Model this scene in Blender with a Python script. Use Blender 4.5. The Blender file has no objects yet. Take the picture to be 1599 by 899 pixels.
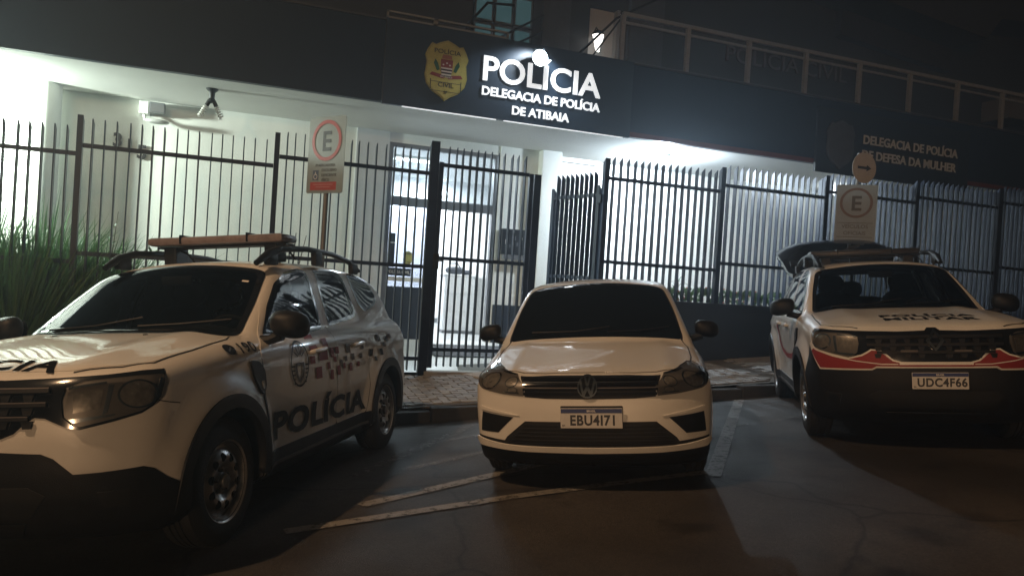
import bpy, bmesh, math, random
import numpy as np
from mathutils import Vector, Matrix
from mathutils.geometry import tessellate_polygon
random.seed(7); rng = np.random.default_rng(7)
C = bpy.context.scene.collection
SC = bpy.context.scene
R = math.radians
# ---------------------------------------------------------------- camera
F_PX, YAW, PITCH, ROLL, CAM_Z = 1159.31, .3474886, -.0091158, .0637044, 1.65
def cam_axes():
    f = np.array([math.sin(YAW) * math.cos(PITCH), math.cos(YAW) * math.cos(PITCH), math.sin(PITCH)])
    r = np.array([math.cos(YAW), -math.sin(YAW), 0.]); u = np.cross(r, f)
    c, s = math.cos(ROLL), math.sin(ROLL)
    return c * r + s * u, -s * r + c * u, f
_r, _u, _f = cam_axes()
cam = bpy.data.cameras.new('camera'); cam_o = bpy.data.objects.new('camera', cam); C.objects.link(cam_o)
cam.lens = F_PX / 1599 * 36; cam.sensor_width = 36; cam.sensor_fit = 'HORIZONTAL'; cam.clip_start = .05; cam.clip_end = 500
cam_o.matrix_world = Matrix(((_r[0], _u[0], -_f[0], 0), (_r[1], _u[1], -_f[1], 0), (_r[2], _u[2], -_f[2], CAM_Z), (0, 0, 0, 1)))
SC.camera = cam_o
# ---------------------------------------------------------------- night sky and the lamps of the place
w = bpy.data.worlds.new('World'); SC.world = w; w.use_nodes = True
_nt = w.node_tree; _bg = _nt.nodes['Background']; _sky = _nt.nodes.new('ShaderNodeTexSky')
_sky.sky_type = 'NISHITA'; _sky.sun_disc = False; _sky.sun_elevation = R(-9); _sky.sun_rotation = R(200)
_nt.links.new(_sky.outputs[0], _bg.inputs[0]); _bg.inputs[1].default_value = .05
def lamp(name, kind, loc, power, col, size=.1, target=None, spot=None, blend=.5):
    l = bpy.data.lights.new(name, kind); l.energy = power; l.color = col
    if kind == 'AREA': l.size = size
    else: l.shadow_soft_size = size
    if spot: l.spot_size = R(spot); l.spot_blend = blend
    o = bpy.data.objects.new(name, l); o.location = loc; C.objects.link(o)
    if target is not None: o.rotation_euler = (Vector(target) - Vector(loc)).to_track_quat('-Z', 'Y').to_euler()
    return o
WARM = (1, .61, .33); COOL = (.84, .94, 1.0)
lamp('street_lamp_light', 'SPOT', (-6.2, 3.0, 10.2), 2700, WARM, .12, (1.2, 3.4, 0), 82, .45)
lamp('far_street_lamp_light', 'SPOT', (-11, -20, 5.0), 6000, WARM, .25, (3.4, 5, .5), 44, .6)
lamp('porch_lamp_light', 'POINT', (6.72, 11.2, 3.80), 400, (.74, .88, 1), .07)
lamp('porch_lamp_light', 'SPOT', (6.72, 11.2, 3.86), 1500, COOL, .07, (6.9, 12.9, 2.6), 150, .7)
lamp('porch_lamp_light', 'POINT', (-4.4, 11.2, 3.6), 420, (.86, 1, .88), .12)
lamp('porch_lamp_light', 'SPOT', (-4.4, 11.2, 3.7), 1500, (.86, 1, .88), .12, (-2.6, 12.7, 2.9), 160, .8)
lamp('entrance_lamp_light', 'AREA', (2.98, 14.0, 3.80), 230, COOL, .8, (2.98, 13.9, 0))
lamp('entrance_lamp_light', 'AREA', (3.9, 16.4, 3.84), 140, COOL, .6, (3.9, 16.4, 0))
lamp('sign_lamp_light', 'SPOT', (3.82, 9.78, 4.98), 75, COOL, .04, (3.7, 10.2, 4.2), 140, .5)
lamp('lantern_light', 'POINT', (6.02, 12.72, 6.3), 26, (1, .96, .88), .05)
lamp('small_porch_lamp_light', 'POINT', (11.2, 12.0, 3.82), 14, COOL, .05)
SC.view_settings.view_transform = 'Standard'; SC.view_settings.look = 'None'; SC.view_settings.exposure = 0; SC.view_settings.gamma = 1
SC.cycles.use_denoising = True; SC.cycles.volume_bounces = 0
SC.cycles.max_bounces = 6; SC.cycles.sample_clamp_indirect = 4; SC.cycles.caustics_reflective = False; SC.cycles.caustics_refractive = False
# ---------------------------------------------------------------- materials
MATS = {}
def M(name, col=(.5, .5, .5), rough=.5, metal=0., coat=0., spec=.5, var=0., vs=6., bump=0., bs=60., emit=None, es=0., trans=0., alpha=1., streak=0.):
    if name in MATS: return MATS[name]
    m = bpy.data.materials.new(name); m.use_nodes = True; nt = m.node_tree; b = nt.nodes['Principled BSDF']
    b.inputs['Base Color'].default_value = (*col, 1); b.inputs['Roughness'].default_value = rough; b.inputs['Metallic'].default_value = metal
    b.inputs['Coat Weight'].default_value = coat; b.inputs['Coat Roughness'].default_value = .04; b.inputs['Specular IOR Level'].default_value = spec
    b.inputs['Transmission Weight'].default_value = trans; b.inputs['Alpha'].default_value = alpha
    if emit: b.inputs['Emission Color'].default_value = (*emit, 1); b.inputs['Emission Strength'].default_value = es
    if var or bump:
        tc = nt.nodes.new('ShaderNodeTexCoord')
        if var:
            n = nt.nodes.new('ShaderNodeTexNoise'); n.inputs['Scale'].default_value = vs; n.inputs['Detail'].default_value = 8; n.inputs['Roughness'].default_value = .65
            if streak:
                mp = nt.nodes.new('ShaderNodeMapping'); mp.inputs['Scale'].default_value = (1, 1, streak); nt.links.new(tc.outputs['Object'], mp.inputs[0]); nt.links.new(mp.outputs[0], n.inputs['Vector'])
            else: nt.links.new(tc.outputs['Object'], n.inputs['Vector'])
            rp = nt.nodes.new('ShaderNodeValToRGB'); rp.color_ramp.elements[0].position = .3; rp.color_ramp.elements[1].position = .7
            rp.color_ramp.elements[0].color = (*[c * (1 - var) for c in col], 1); rp.color_ramp.elements[1].color = (*[min(1, c * (1 + var)) for c in col], 1)
            nt.links.new(n.outputs['Fac'], rp.inputs[0]); nt.links.new(rp.outputs[0], b.inputs['Base Color'])
            mr = nt.nodes.new('ShaderNodeMapRange'); mr.inputs['To Min'].default_value = rough * (1 - .4 * min(var * 2, 1)); mr.inputs['To Max'].default_value = min(1, rough * (1 + .4 * min(var * 2, 1)))
            nt.links.new(n.outputs['Fac'], mr.inputs['Value']); nt.links.new(mr.outputs[0], b.inputs['Roughness'])
        if bump:
            n2 = nt.nodes.new('ShaderNodeTexNoise'); n2.inputs['Scale'].default_value = bs; n2.inputs['Detail'].default_value = 6
            bp = nt.nodes.new('ShaderNodeBump'); bp.inputs['Strength'].default_value = bump; bp.inputs['Distance'].default_value = .01
            nt.links.new(tc.outputs['Object'], n2.inputs['Vector']); nt.links.new(n2.outputs['Fac'], bp.inputs['Height']); nt.links.new(bp.outputs[0], b.inputs['Normal'])
    MATS[name] = m; return m
paint = M('white_car_paint', (.70, .68, .64), .38, coat=.7, var=.04, vs=2.5)
blackp = M('black_plastic', (.010, .010, .011), .5, spec=.3, var=.2, vs=9, bump=.15, bs=220)
glossb = M('gloss_black_trim', (.008, .008, .009), .12, coat=.5)
glass = M('dark_car_glass', (.006, .008, .009), .04, spec=.6, coat=.3)
rubber = M('tyre_rubber', (.014, .014, .014), .75, var=.3, vs=14, bump=.3, bs=90)
steel = M('silver_wheel_paint', (.42, .41, .40), .32, metal=.7, var=.15, vs=10)
chrome = M('chrome', (.7, .7, .7), .08, metal=1)
gapm = M('panel_gap', (.006, .006, .006), .7)
inkm = M('black_vinyl', (.010, .010, .012), .55, spec=.25)
redv = M('red_vinyl', (.26, .030, .032), .5, spec=.3)
greyv = M('grey_vinyl', (.11, .10, .10), .5, spec=.3)
whitev = M('white_vinyl', (.75, .73, .7), .35)
# ---------------------------------------------------------------- mesh helpers
def mesh_np(name, V, Fc, mat, normals=None, smooth=True):
    me = bpy.data.meshes.new(name); me.from_pydata([tuple(v) for v in np.asarray(V, float)], [], [tuple(int(i) for i in f) for f in Fc]); me.materials.append(mat)
    if smooth:
        me.polygons.foreach_set('use_smooth', [True] * len(me.polygons))
        if normals is not None: me.normals_split_custom_set_from_vertices([tuple(n) for n in normals])
    me.update(); return me
def add(name, me, parent=None, loc=None, rot=None, **props):
    o = bpy.data.objects.new(name, me); C.objects.link(o)
    if parent is not None: o.parent = parent
    if loc is not None: o.location = loc
    if rot is not None: o.rotation_euler = rot
    for k, v in props.items(): o[k] = v
    return o
def thing(name, label, cat, loc=(0, 0, 0), rz=0, group=None, me=None):
    o = bpy.data.objects.new(name, me); C.objects.link(o); o.location = loc; o.rotation_euler = (0, 0, rz)
    o['label'] = label; o['category'] = cat
    if group: o['group'] = group
    return o
def struct(name, me, parent=None):
    o = add(name, me, parent)
    if parent is None: o['kind'] = 'structure'
    return o
class MB:
    """collects boxes, bars, tubes, prisms into one mesh"""
    def __init__(s): s.V = []; s.F = []
    def raw(s, V, Fc): n = len(s.V); s.V += [tuple(v) for v in V]; s.F += [tuple(i + n for i in f) for f in Fc]; return s
    def box(s, a, b):
        (x0, y0, z0), (x1, y1, z1) = a, b
        return s.raw([(x0, y0, z0), (x1, y0, z0), (x1, y1, z0), (x0, y1, z0), (x0, y0, z1), (x1, y0, z1), (x1, y1, z1), (x0, y1, z1)],
                     [(3, 2, 1, 0), (4, 5, 6, 7), (0, 1, 5, 4), (1, 2, 6, 5), (2, 3, 7, 6), (3, 0, 4, 7)])
    def rbox(s, a, b, r=.006):
        """box with chamfered edges on every side"""
        bm = bmesh.new(); c = [(a[i] + b[i]) / 2 for i in range(3)]; d = [abs(b[i] - a[i]) for i in range(3)]
        bmesh.ops.create_cube(bm, size=1, matrix=Matrix.Translation(c) @ Matrix.Diagonal((*d, 1)))
        bmesh.ops.bevel(bm, geom=bm.edges[:], offset=min(r, min(d) * .45), segments=2, profile=.6, affect='EDGES')
        return s.bm(bm)
    def bm(s, bm):
        bm.verts.index_update(); s.raw([v.co[:] for v in bm.verts], [[v.index for v in f.verts] for f in bm.faces]); bm.free(); return s
    def prism(s, poly, d0, d1, axis='y'):
        """2D polygon extruded along an axis"""
        n = len(poly)
        def p(u, v, d): return {'y': (u, d, v), 'x': (d, u, v), 'z': (u, v, d)}[axis]
        V = [p(u, v, d0) for u, v in poly] + [p(u, v, d1) for u, v in poly]
        tri = tessellate_polygon([[Vector((u, v, 0)) for u, v in poly]])
        Fc = [tuple(t) for t in tri] + [tuple(i + n for i in t[::-1]) for t in tri] + [(i, (i + 1) % n, (i + 1) % n + n, i + n) for i in range(n)]
        bm = bmesh.new(); vs = [bm.verts.new(v) for v in V]
        for f in Fc:
            try: bm.faces.new([vs[i] for i in f])
            except ValueError: pass
        bmesh.ops.recalc_face_normals(bm, faces=bm.faces[:]); return s.bm(bm)
    def tube(s, pts, r, n=8, cap=True):
        pts = [np.array(p, float) for p in pts]; rs = r if isinstance(r, (list, tuple)) else [r] * len(pts); rings = []
        prev = None
        for i, p in enumerate(pts):
            t = pts[min(i + 1, len(pts) - 1)] - pts[max(i - 1, 0)]; t = t / max(np.linalg.norm(t), 1e-9)
            if prev is None: a = np.cross(t, (0, 0, 1)) if abs(t[2]) < .9 else np.cross(t, (1, 0, 0))
            else: a = prev - t * (prev @ t)
            a = a / np.linalg.norm(a); prev = a; b = np.cross(t, a)
            rings.append([p + rs[i] * (math.cos(2 * math.pi * k / n) * a + math.sin(2 * math.pi * k / n) * b) for k in range(n)])
        V = [v for g in rings for v in g]; Fc = []
        for i in range(len(pts) - 1):
            for k in range(n): Fc.append((i * n + k, i * n + (k + 1) % n, (i + 1) * n + (k + 1) % n, (i + 1) * n + k))
        if cap: Fc += [tuple(range(n))[::-1], tuple((len(pts) - 1) * n + k for k in range(n))]
        return s.raw(V, Fc)
    def lathe(s, prof, n=32, axis='x', c=(0, 0, 0)):
        """profile [(along, radius)] turned round an axis"""
        V = []; Fc = []
        for a, r in prof:
            for k in range(n):
                q = 2 * math.pi * k / n; u, v = r * math.cos(q), r * math.sin(q)
                V.append({'x': (c[0] + a, c[1] + u, c[2] + v), 'y': (c[0] + u, c[1] + a, c[2] + v), 'z': (c[0] + u, c[1] + v, c[2] + a)}[axis])
        for i in range(len(prof) - 1):
            for k in range(n): Fc.append((i * n + k, i * n + (k + 1) % n, (i + 1) * n + (k + 1) % n, (i + 1) * n + k))
        return s.raw(V, Fc)
    def ell(s, c, r, n=16, m=10, p=2.4):
        """rounded lump (superellipsoid)"""
        sg = lambda t: math.copysign(abs(t) ** (2 / p), t); V = []; Fc = []
        for i in range(m + 1):
            a = -math.pi / 2 + math.pi * i / m
            for k in range(n):
                b = 2 * math.pi * k / n
                V.append((c[0] + r[0] * sg(math.cos(a)) * sg(math.cos(b)), c[1] + r[1] * sg(math.cos(a)) * sg(math.sin(b)), c[2] + r[2] * sg(math.sin(a))))
        for i in range(m):
            for k in range(n): Fc.append((i * n + k, i * n + (k + 1) % n, (i + 1) * n + (k + 1) % n, (i + 1) * n + k))
        return s.raw(V, Fc)
    def mesh(s, name, mat, smooth=False):
        me = bpy.data.meshes.new(name); me.from_pydata(s.V, [], s.F); me.materials.append(mat)
        bm = bmesh.new(); bm.from_mesh(me); bmesh.ops.recalc_face_normals(bm, faces=bm.faces[:])
        if smooth:
            for f in bm.faces: f.smooth = True
            for e in bm.edges:
                if len(e.link_faces) == 2 and e.calc_face_angle(0) > R(42): e.smooth = False
        bm.to_mesh(me); bm.free(); me.update(); return me
    def obj(s, name, mat, parent=None, smooth=False, **kw): return add(name, s.mesh(name, mat, smooth), parent, **kw)
_TXT = {}
def text2d(txt, h, bold=0., align='CENTER', shear=0., sx=1.):
    """flat triangles of a line of lettering, capital height h, centred on 0 or starting there"""
    key = (txt, bold, align, shear)
    if key not in _TXT:
        cu = bpy.data.curves.new('lettering', 'FONT'); cu.body = txt; cu.align_x = align; cu.size = 1; cu.offset = bold; cu.shear = shear; cu.resolution_u = 4; cu.space_character = 1.10 if bold >= .03 else 1.0; cu.fill_mode = 'FRONT'
        o = bpy.data.objects.new('lettering', cu); me = bpy.data.meshes.new_from_object(o)
        bm = bmesh.new(); bm.from_mesh(me); bmesh.ops.triangulate(bm, faces=bm.faces[:]); bm.verts.index_update()
        V = np.array([v.co[:2] for v in bm.verts]); Fc = [[v.index for v in f.verts] for f in bm.faces]; bm.free()
        bpy.data.objects.remove(o); bpy.data.curves.remove(cu); bpy.data.meshes.remove(me)
        _TXT[key] = (V, Fc)
    V, Fc = _TXT[key]
    k = h / .729
    return V * np.array([k * sx, k]), Fc
def text_solid(txt, h, depth, bold=0., align='CENTER', sx=1.):
    """raised letters in the x-z plane, front towards -y"""
    V, Fc = text2d(txt, h, bold, align, 0, sx); n = len(V); mb = MB()
    P = [(x, -depth, z) for x, z in V] + [(x, 0, z) for x, z in V]
    ed = {}
    for f in Fc:
        for a, b in zip(f, f[1:] + f[:1]):
            ed[(a, b)] = 1
    side = [(a, b, b + n, a + n) for a, b in ed if (b, a) not in ed]
    mb.raw(P, [tuple(f) for f in Fc] + side); return mb
def rnd(poly, r=.02, n=5):
    """polygon with rounded corners"""
    P = [np.array(p, float) for p in poly]; out = []; N = len(P)
    for i in range(N):
        a, b, c = P[i - 1], P[i], P[(i + 1) % N]; la, lc = np.linalg.norm(a - b), np.linalg.norm(c - b)
        q = min(r, la * .45, lc * .45); s, e = b + (a - b) / la * q, b + (c - b) / lc * q
        for k in range(n + 1):
            t = k / n; out.append((1 - t) ** 2 * s + 2 * t * (1 - t) * b + t * t * e)
    return [tuple(p) for p in out]
def mirror(poly): return [(-u, v) for u, v in poly][::-1]
def circ(c, r, n=24, ry=None): return [(c[0] + r * math.cos(2 * math.pi * k / n), c[1] + (ry or r) * math.sin(2 * math.pi * k / n)) for k in range(n)]
def ribbon(pts, wd, closed=False):
    """thin strip along a 2D line -> quads"""
    P = np.array(pts, float); n = len(P); V = []; Fc = []
    for i in range(n):
        a = P[i - 1] if (i or closed) else P[0]; b = P[(i + 1) % n] if (i < n - 1 or closed) else P[-1]
        t = b - a; t = t / max(np.linalg.norm(t), 1e-9); q = np.array([-t[1], t[0]]) * wd / 2; V += [P[i] + q, P[i] - q]
    m = n if closed else n - 1
    for i in range(m): j = (i + 1) % n; Fc.append((2 * i, 2 * j, 2 * j + 1, 2 * i + 1))
    return np.array(V), Fc
def poly2d(polys):
    """outer outline (+ holes) -> triangles"""
    loops = [[Vector((u, v, 0)) for u, v in p] for p in polys]
    V = np.array([(p.x, p.y) for l in loops for p in l]); return V, [tuple(t) for t in tessellate_polygon(loops)]
def gridcut(V, Fc, du, dv):
    bm = bmesh.new(); vs = [bm.verts.new((u, v, 0)) for u, v in V]
    for f in Fc:
        try: bm.faces.new([vs[i] for i in f])
        except ValueError: pass
    for ax, st in ((0, du), (1, dv)):
        lo, hi = V[:, ax].min(), V[:, ax].max(); k = int((hi - lo) / st)
        for i in range(1, k + 1):
            c = lo + (hi - lo) * i / (k + 1); co = [0, 0, 0]; no = [0, 0, 0]; co[ax] = c; no[ax] = 1
            bmesh.ops.bisect_plane(bm, geom=bm.verts[:] + bm.edges[:] + bm.faces[:], dist=1e-6, plane_co=co, plane_no=no)
    bm.verts.index_update(); W = np.array([v.co[:2] for v in bm.verts]); Q = [[v.index for v in f.verts] for f in bm.faces]; bm.free(); return W, Q
# ---------------------------------------------------------------- ground, road, pavement
Z0, SX, SY = .38967639, .07166012, -.05912329
def road_z(x, y):
    gx = x if abs(x) < 14 else math.copysign(14 + 10 * math.tanh((abs(x) - 14) / 10), x)
    yy = y if y >= 0 else y / (1 + abs(y) / 4)
    return Z0 + SX * gx + SY * yy
KY = 7.78
def walk_z(x, y): return road_z(x, KY) + .16 + .05 * (y - KY)
def sheet(name, xs, ys, fz, mat, dz=0.):
    V = [(x, y, fz(x, y) + dz) for y in ys for x in xs]; n = len(xs)
    Fc = [(j * n + i, j * n + i + 1, (j + 1) * n + i + 1, (j + 1) * n + i) for j in range(len(ys) - 1) for i in range(n - 1)]
    return mesh_np(name, V, Fc, mat)
asphalt = M('asphalt', (.050, .045, .042), .62, spec=.35, var=.35, vs=1.3, bump=.55, bs=150)
def _asph(m):   # coarse stones, worn tracks and darker repair patches
    nt = m.node_tree; b = nt.nodes['Principled BSDF']; tc = nt.nodes.new('ShaderNodeTexCoord')
    v = nt.nodes.new('ShaderNodeTexVoronoi'); v.inputs['Scale'].default_value = 95; nt.links.new(tc.outputs['Object'], v.inputs['Vector'])
    n = nt.nodes.new('ShaderNodeTexNoise'); n.inputs['Scale'].default_value = .55; n.inputs['Detail'].default_value = 9; nt.links.new(tc.outputs['Object'], n.inputs['Vector'])
    r = nt.nodes.new('ShaderNodeValToRGB'); r.color_ramp.elements[0].position = .38; r.color_ramp.elements[1].position = .62
    r.color_ramp.elements[0].color = (.030, .027, .025, 1); r.color_ramp.elements[1].color = (.078, .070, .064, 1); nt.links.new(n.outputs['Fac'], r.inputs[0])
    mx = nt.nodes.new('ShaderNodeMix'); mx.data_type = 'RGBA'; mx.blend_type = 'MULTIPLY'; mx.inputs[0].default_value = .55
    r2 = nt.nodes.new('ShaderNodeValToRGB'); r2.color_ramp.elements[0].color = (.2, .2, .2, 1); r2.color_ramp.elements[1].color = (1.5, 1.47, 1.42, 1); nt.links.new(v.outputs['Color'], r2.inputs[0])
    nt.links.new(r.outputs[0], mx.inputs[6]); nt.links.new(r2.outputs[0], mx.inputs[7]); nt.links.new(mx.outputs[2], b.inputs['Base Color'])
    # wandering cracks and oil stains
    wv = nt.nodes.new('ShaderNodeTexNoise'); wv.inputs['Scale'].default_value = 1.6; nt.links.new(tc.outputs['Object'], wv.inputs['Vector'])
    ad = nt.nodes.new('ShaderNodeMix'); ad.data_type = 'VECTOR'; ad.inputs[0].default_value = .35; nt.links.new(tc.outputs['Object'], ad.inputs[4]); nt.links.new(wv.outputs['Color'], ad.inputs[5])
    vc = nt.nodes.new('ShaderNodeTexVoronoi'); vc.feature = 'DISTANCE_TO_EDGE'; vc.inputs['Scale'].default_value = .8; nt.links.new(ad.outputs[1], vc.inputs['Vector'])
    rc = nt.nodes.new('ShaderNodeValToRGB'); rc.color_ramp.elements[0].position = .0; rc.color_ramp.elements[1].position = .012; rc.color_ramp.elements[0].color = (.3, .3, .3, 1); rc.color_ramp.elements[1].color = (1, 1, 1, 1); nt.links.new(vc.outputs['Distance'], rc.inputs[0])
    st = nt.nodes.new('ShaderNodeTexNoise'); st.inputs['Scale'].default_value = 1.9; st.inputs['Detail'].default_value = 4; nt.links.new(tc.outputs['Object'], st.inputs['Vector'])
    rs = nt.nodes.new('ShaderNodeValToRGB'); rs.color_ramp.elements[0].position = .30; rs.color_ramp.elements[1].position = .42; rs.color_ramp.elements[0].color = (.45, .45, .45, 1); rs.color_ramp.elements[1].color = (1, 1, 1, 1); nt.links.new(st.outputs['Fac'], rs.inputs[0])
    m1 = nt.nodes.new('ShaderNodeMix'); m1.data_type = 'RGBA'; m1.blend_type = 'MULTIPLY'; m1.inputs[0].default_value = 1; nt.links.new(mx.outputs[2], m1.inputs[6]); nt.links.new(rc.outputs[0], m1.inputs[7])
    m2 = nt.nodes.new('ShaderNodeMix'); m2.data_type = 'RGBA'; m2.blend_type = 'MULTIPLY'; m2.inputs[0].default_value = 1; nt.links.new(m1.outputs[2], m2.inputs[6]); nt.links.new(rs.outputs[0], m2.inputs[7]); nt.links.new(m2.outputs[2], b.inputs['Base Color'])
_asph(asphalt)
xs = [-90, -60, -40, -28, -20] + [x * 1. for x in range(-15, 25)] + [28, 36, 50, 70, 100]
ys = [-90, -60, -40, -28, -20, -15] + [y * .75 - 12 for y in range(0, 27)] + [7.6, KY + .05]
road = struct('road', sheet('road', xs, ys, road_z, asphalt))
def worn(name, col, amount):
    """old road paint: flaked so the asphalt shows through"""
    m = M(name, col, .6, bump=.3, bs=120); nt = m.node_tree; b = nt.nodes['Principled BSDF']; tc = nt.nodes.new('ShaderNodeTexCoord')
    n = nt.nodes.new('ShaderNodeTexNoise'); n.inputs['Scale'].default_value = 14; n.inputs['Detail'].default_value = 12; n.inputs['Roughness'].default_value = .75; nt.links.new(tc.outputs['Object'], n.inputs['Vector'])
    r = nt.nodes.new('ShaderNodeValToRGB'); r.color_ramp.elements[0].position = amount - .09; r.color_ramp.elements[1].position = amount + .09
    r.color_ramp.elements[0].color = (0, 0, 0, 1); r.color_ramp.elements[1].color = (.9, .9, .9, 1); nt.links.new(n.outputs['Fac'], r.inputs[0]); nt.links.new(r.outputs[0], b.inputs['Alpha']); return m
paintA = worn('road_paint', (.25, .235, .21), .42); paintB = worn('road_paint_faded', (.20, .19, .18), .52)
def stripe_mark(pts, wd, mat, dz):
    P = []
    for (x0, y0), (x1, y1) in zip(pts, pts[1:]):
        k = max(1, int(math.hypot(x1 - x0, y1 - y0) / .5))
        P += [(x0 + (x1 - x0) * i / k, y0 + (y1 - y0) * i / k) for i in range(k)]
    P.append(pts[-1]); V, Fc = ribbon(P, wd)
    me = mesh_np('road_marking', [(u, v, road_z(u, v) + dz) for u, v in V], Fc, mat); add('road_marking', me, road)
stripe_mark([(2.36, 7.45), (.85, 5.54)], .13, paintB, .004)
stripe_mark([(2.75, 6.98), (1.55, 6.56)], .10, paintB, .005)
stripe_mark([(2.6, 6.3), (1.98, 5.97), (1.25, 5.61)], .10, paintB, .006)
stripe_mark([(2.6, 5.47), (1.99, 5.22), (.78, 4.71)], .115, paintA, .007)
stripe_mark([(3.35, 4.55), (2.74, 4.54), (1.73, 4.50), (.3, 4.33)], .105, paintA, .008)
stripe_mark([(5.85, 7.65), (3.20, 4.42)], .115, paintA, .009)
stripe_mark([(3.9, 6.02), (4.5, 6.12), (5.7, 6.28)], .08, paintB, .004)
stripe_mark([(9.2, 7.65), (7.0, 4.9)], .14, paintA, .007)
concrete = M('concrete', (.30, .29, .27), .8, var=.25, vs=3, bump=.3, bs=70)
kerbm = M('kerb_concrete', (.035, .034, .033), .8, var=.3, vs=5, bump=.35, bs=60)
pavebase = M('paver_joint_sand', (.10, .095, .085), .9, var=.2, bump=.4, bs=90)
wxs = [-60, -40, -20, -12] + [x * .5 for x in range(-16, 41)] + [24, 32, 50, 70]
walk = struct('sidewalk', sheet('sidewalk', wxs, [KY + .12, 8.4, 9.0, 9.6, 10.2], walk_z, pavebase, -.012))
kerb = struct('kerb', sheet('kerb', wxs, [KY + .02, KY + .14], lambda x, y: road_z(x, KY) - .02, kerbm))
kst = MB().rbox((0, 0, -.16), (.985, .15, .158), .018).mesh('kerb_stone', kerbm)
for i in range(-9, 17):
    o = add('kerb_stone', kst, kerb); x = float(i)
    o.matrix_world = Matrix(((1, 0, 0, x), (0, 1, 0, KY), (SX, 0, 1, road_z(x, KY) + random.uniform(-.003, .003)), (0, 0, 0, 1)))
# herringbone pavers: the ones the photograph shows are pieces, the rest one mass
pavm = [M('paver_%s' % n, c, .75, var=.22, vs=9, bump=.4, bs=70) for n, c in (('grey', (.27, .265, .255)), ('dark', (.215, .21, .20)), ('buff', (.30, .28, .25)))]
pl, pw = .21, .105
pme = [MB().rbox((-pl / 2 + .005, -pw / 2 + .005, -.05), (pl / 2 - .005, pw / 2 - .005, 0), .006).mesh('paver', m) for m in pavm]
slope = Matrix(((1, 0, 0, 0), (0, 1, 0, 0), (SX, .05, 1, 0), (0, 0, 0, 1)))
spots = []
for i in range(-70, 140):
    for j in range(-70, 140):
        for rot, ox, oy in ((0, 0, 0), (1, pw * 1.5, pw * .5)):
            # herringbone lattice
            x = (i + j) * pw + ox + 3; y = (j - i) * pw + oy + 8.6 + 0
            if rot == 0: x, y = (i + j) * pw + 3 + pw, (j - i) * pw + 8.6 + pw / 2
            else: x, y = (i + j) * pw + 3 + pw / 2 + 0, (j - i) * pw + 8.6 + pw * 2
            if KY + .16 < y - .05 and y < 9.55: spots.append((x, y, rot))
seen = {}
for x, y, r_ in spots: seen[(round(x, 3), round(y, 3), r_)] = (x, y, r_)
def ramp_area(x, y): return 2.75 < x < 5.0 and y > 8.35 and (x - 2.75) > (9.5 - y) * .5
near = []; rest = MB()
for x, y, r_ in sorted(seen.values()):
    if not -8 < x < 13 or ramp_area(x, y): continue
    vis = (1.35 < x < 3.45 and y < 9.5) or (6.2 < x < 6.95 and y > 8.0)
    (near.append((x, y, r_)) if vis else None)
    if not vis:
        a, b = (pl / 2 - .005, pw / 2 - .005) if not r_ else (pw / 2 - .005, pl / 2 - .005); z = walk_z(x, y) + random.uniform(-.003, .003)
        zz = lambda u, v: z + SX * u + .05 * v
        rest.raw([(x - a, y - b, zz(-a, -b)), (x + a, y - b, zz(a, -b)), (x + a, y + b, zz(a, b)), (x - a, y + b, zz(-a, b)), (x - a, y - b, zz(-a, -b) - .03), (x + a, y - b, zz(a, -b) - .03), (x + a, y + b, zz(a, b) - .03), (x - a, y + b, zz(-a, b) - .03)],
                 [(0, 1, 2, 3), (0, 4, 5, 1), (1, 5, 6, 2), (2, 6, 7, 3), (3, 7, 4, 0)])
near.sort(key=lambda s: (s[0] - 2.3) ** 2 + (s[1] - 8.4) ** 2)
for k, (x, y, r_) in enumerate(near[:300]):
    o = add('paver', pme[random.choice((0, 0, 0, 1, 1, 2))], walk)
    o.matrix_world = Matrix.Translation((x, y, walk_z(x, y) + random.uniform(-.003, .004))) @ slope @ Matrix.Rotation(R(90 * r_ + random.uniform(-.8, .8)), 4, 'Z')
rest.obj('pavers', pavm[0], walk, kind='stuff')
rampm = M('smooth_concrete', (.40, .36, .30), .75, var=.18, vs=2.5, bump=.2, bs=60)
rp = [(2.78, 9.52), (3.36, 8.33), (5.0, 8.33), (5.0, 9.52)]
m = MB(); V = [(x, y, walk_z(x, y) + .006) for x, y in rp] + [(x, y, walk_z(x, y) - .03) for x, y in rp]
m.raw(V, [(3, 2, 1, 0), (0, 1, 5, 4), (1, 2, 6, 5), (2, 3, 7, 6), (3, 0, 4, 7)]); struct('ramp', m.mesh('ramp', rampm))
# yard behind the fence
soil = M('garden_soil', (.05, .038, .028), .95, var=.3, vs=8, bump=.8, bs=25)
tile = M('yard_floor_tile', (.52, .51, .49), .35, var=.1, vs=4)
struct('yard_floor', sheet('yard_floor', [1.2, 2.2, 3.2, 4.2, 5.0], [9.62, 10.4, 11.4, 12.46], lambda x, y: .37 + .19 * (y - 9.62) / 2.84, tile))
struct('garden_soil', sheet('garden_soil', [-14, -8, -4, -2, 0, 1.18], [9.68, 10.6, 12.4], lambda x, y: .45 + .02 * x, soil))
struct('garden_soil', sheet('garden_soil', [5.02, 8, 12, 18], [9.72, 11, 12.8], lambda x, y: 1.30, soil))
sill = MB().box((2.30, 9.50, .1), (3.66, 9.70, .395)).mesh('gate_sill', concrete); struct('gate_sill', sill)
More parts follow.
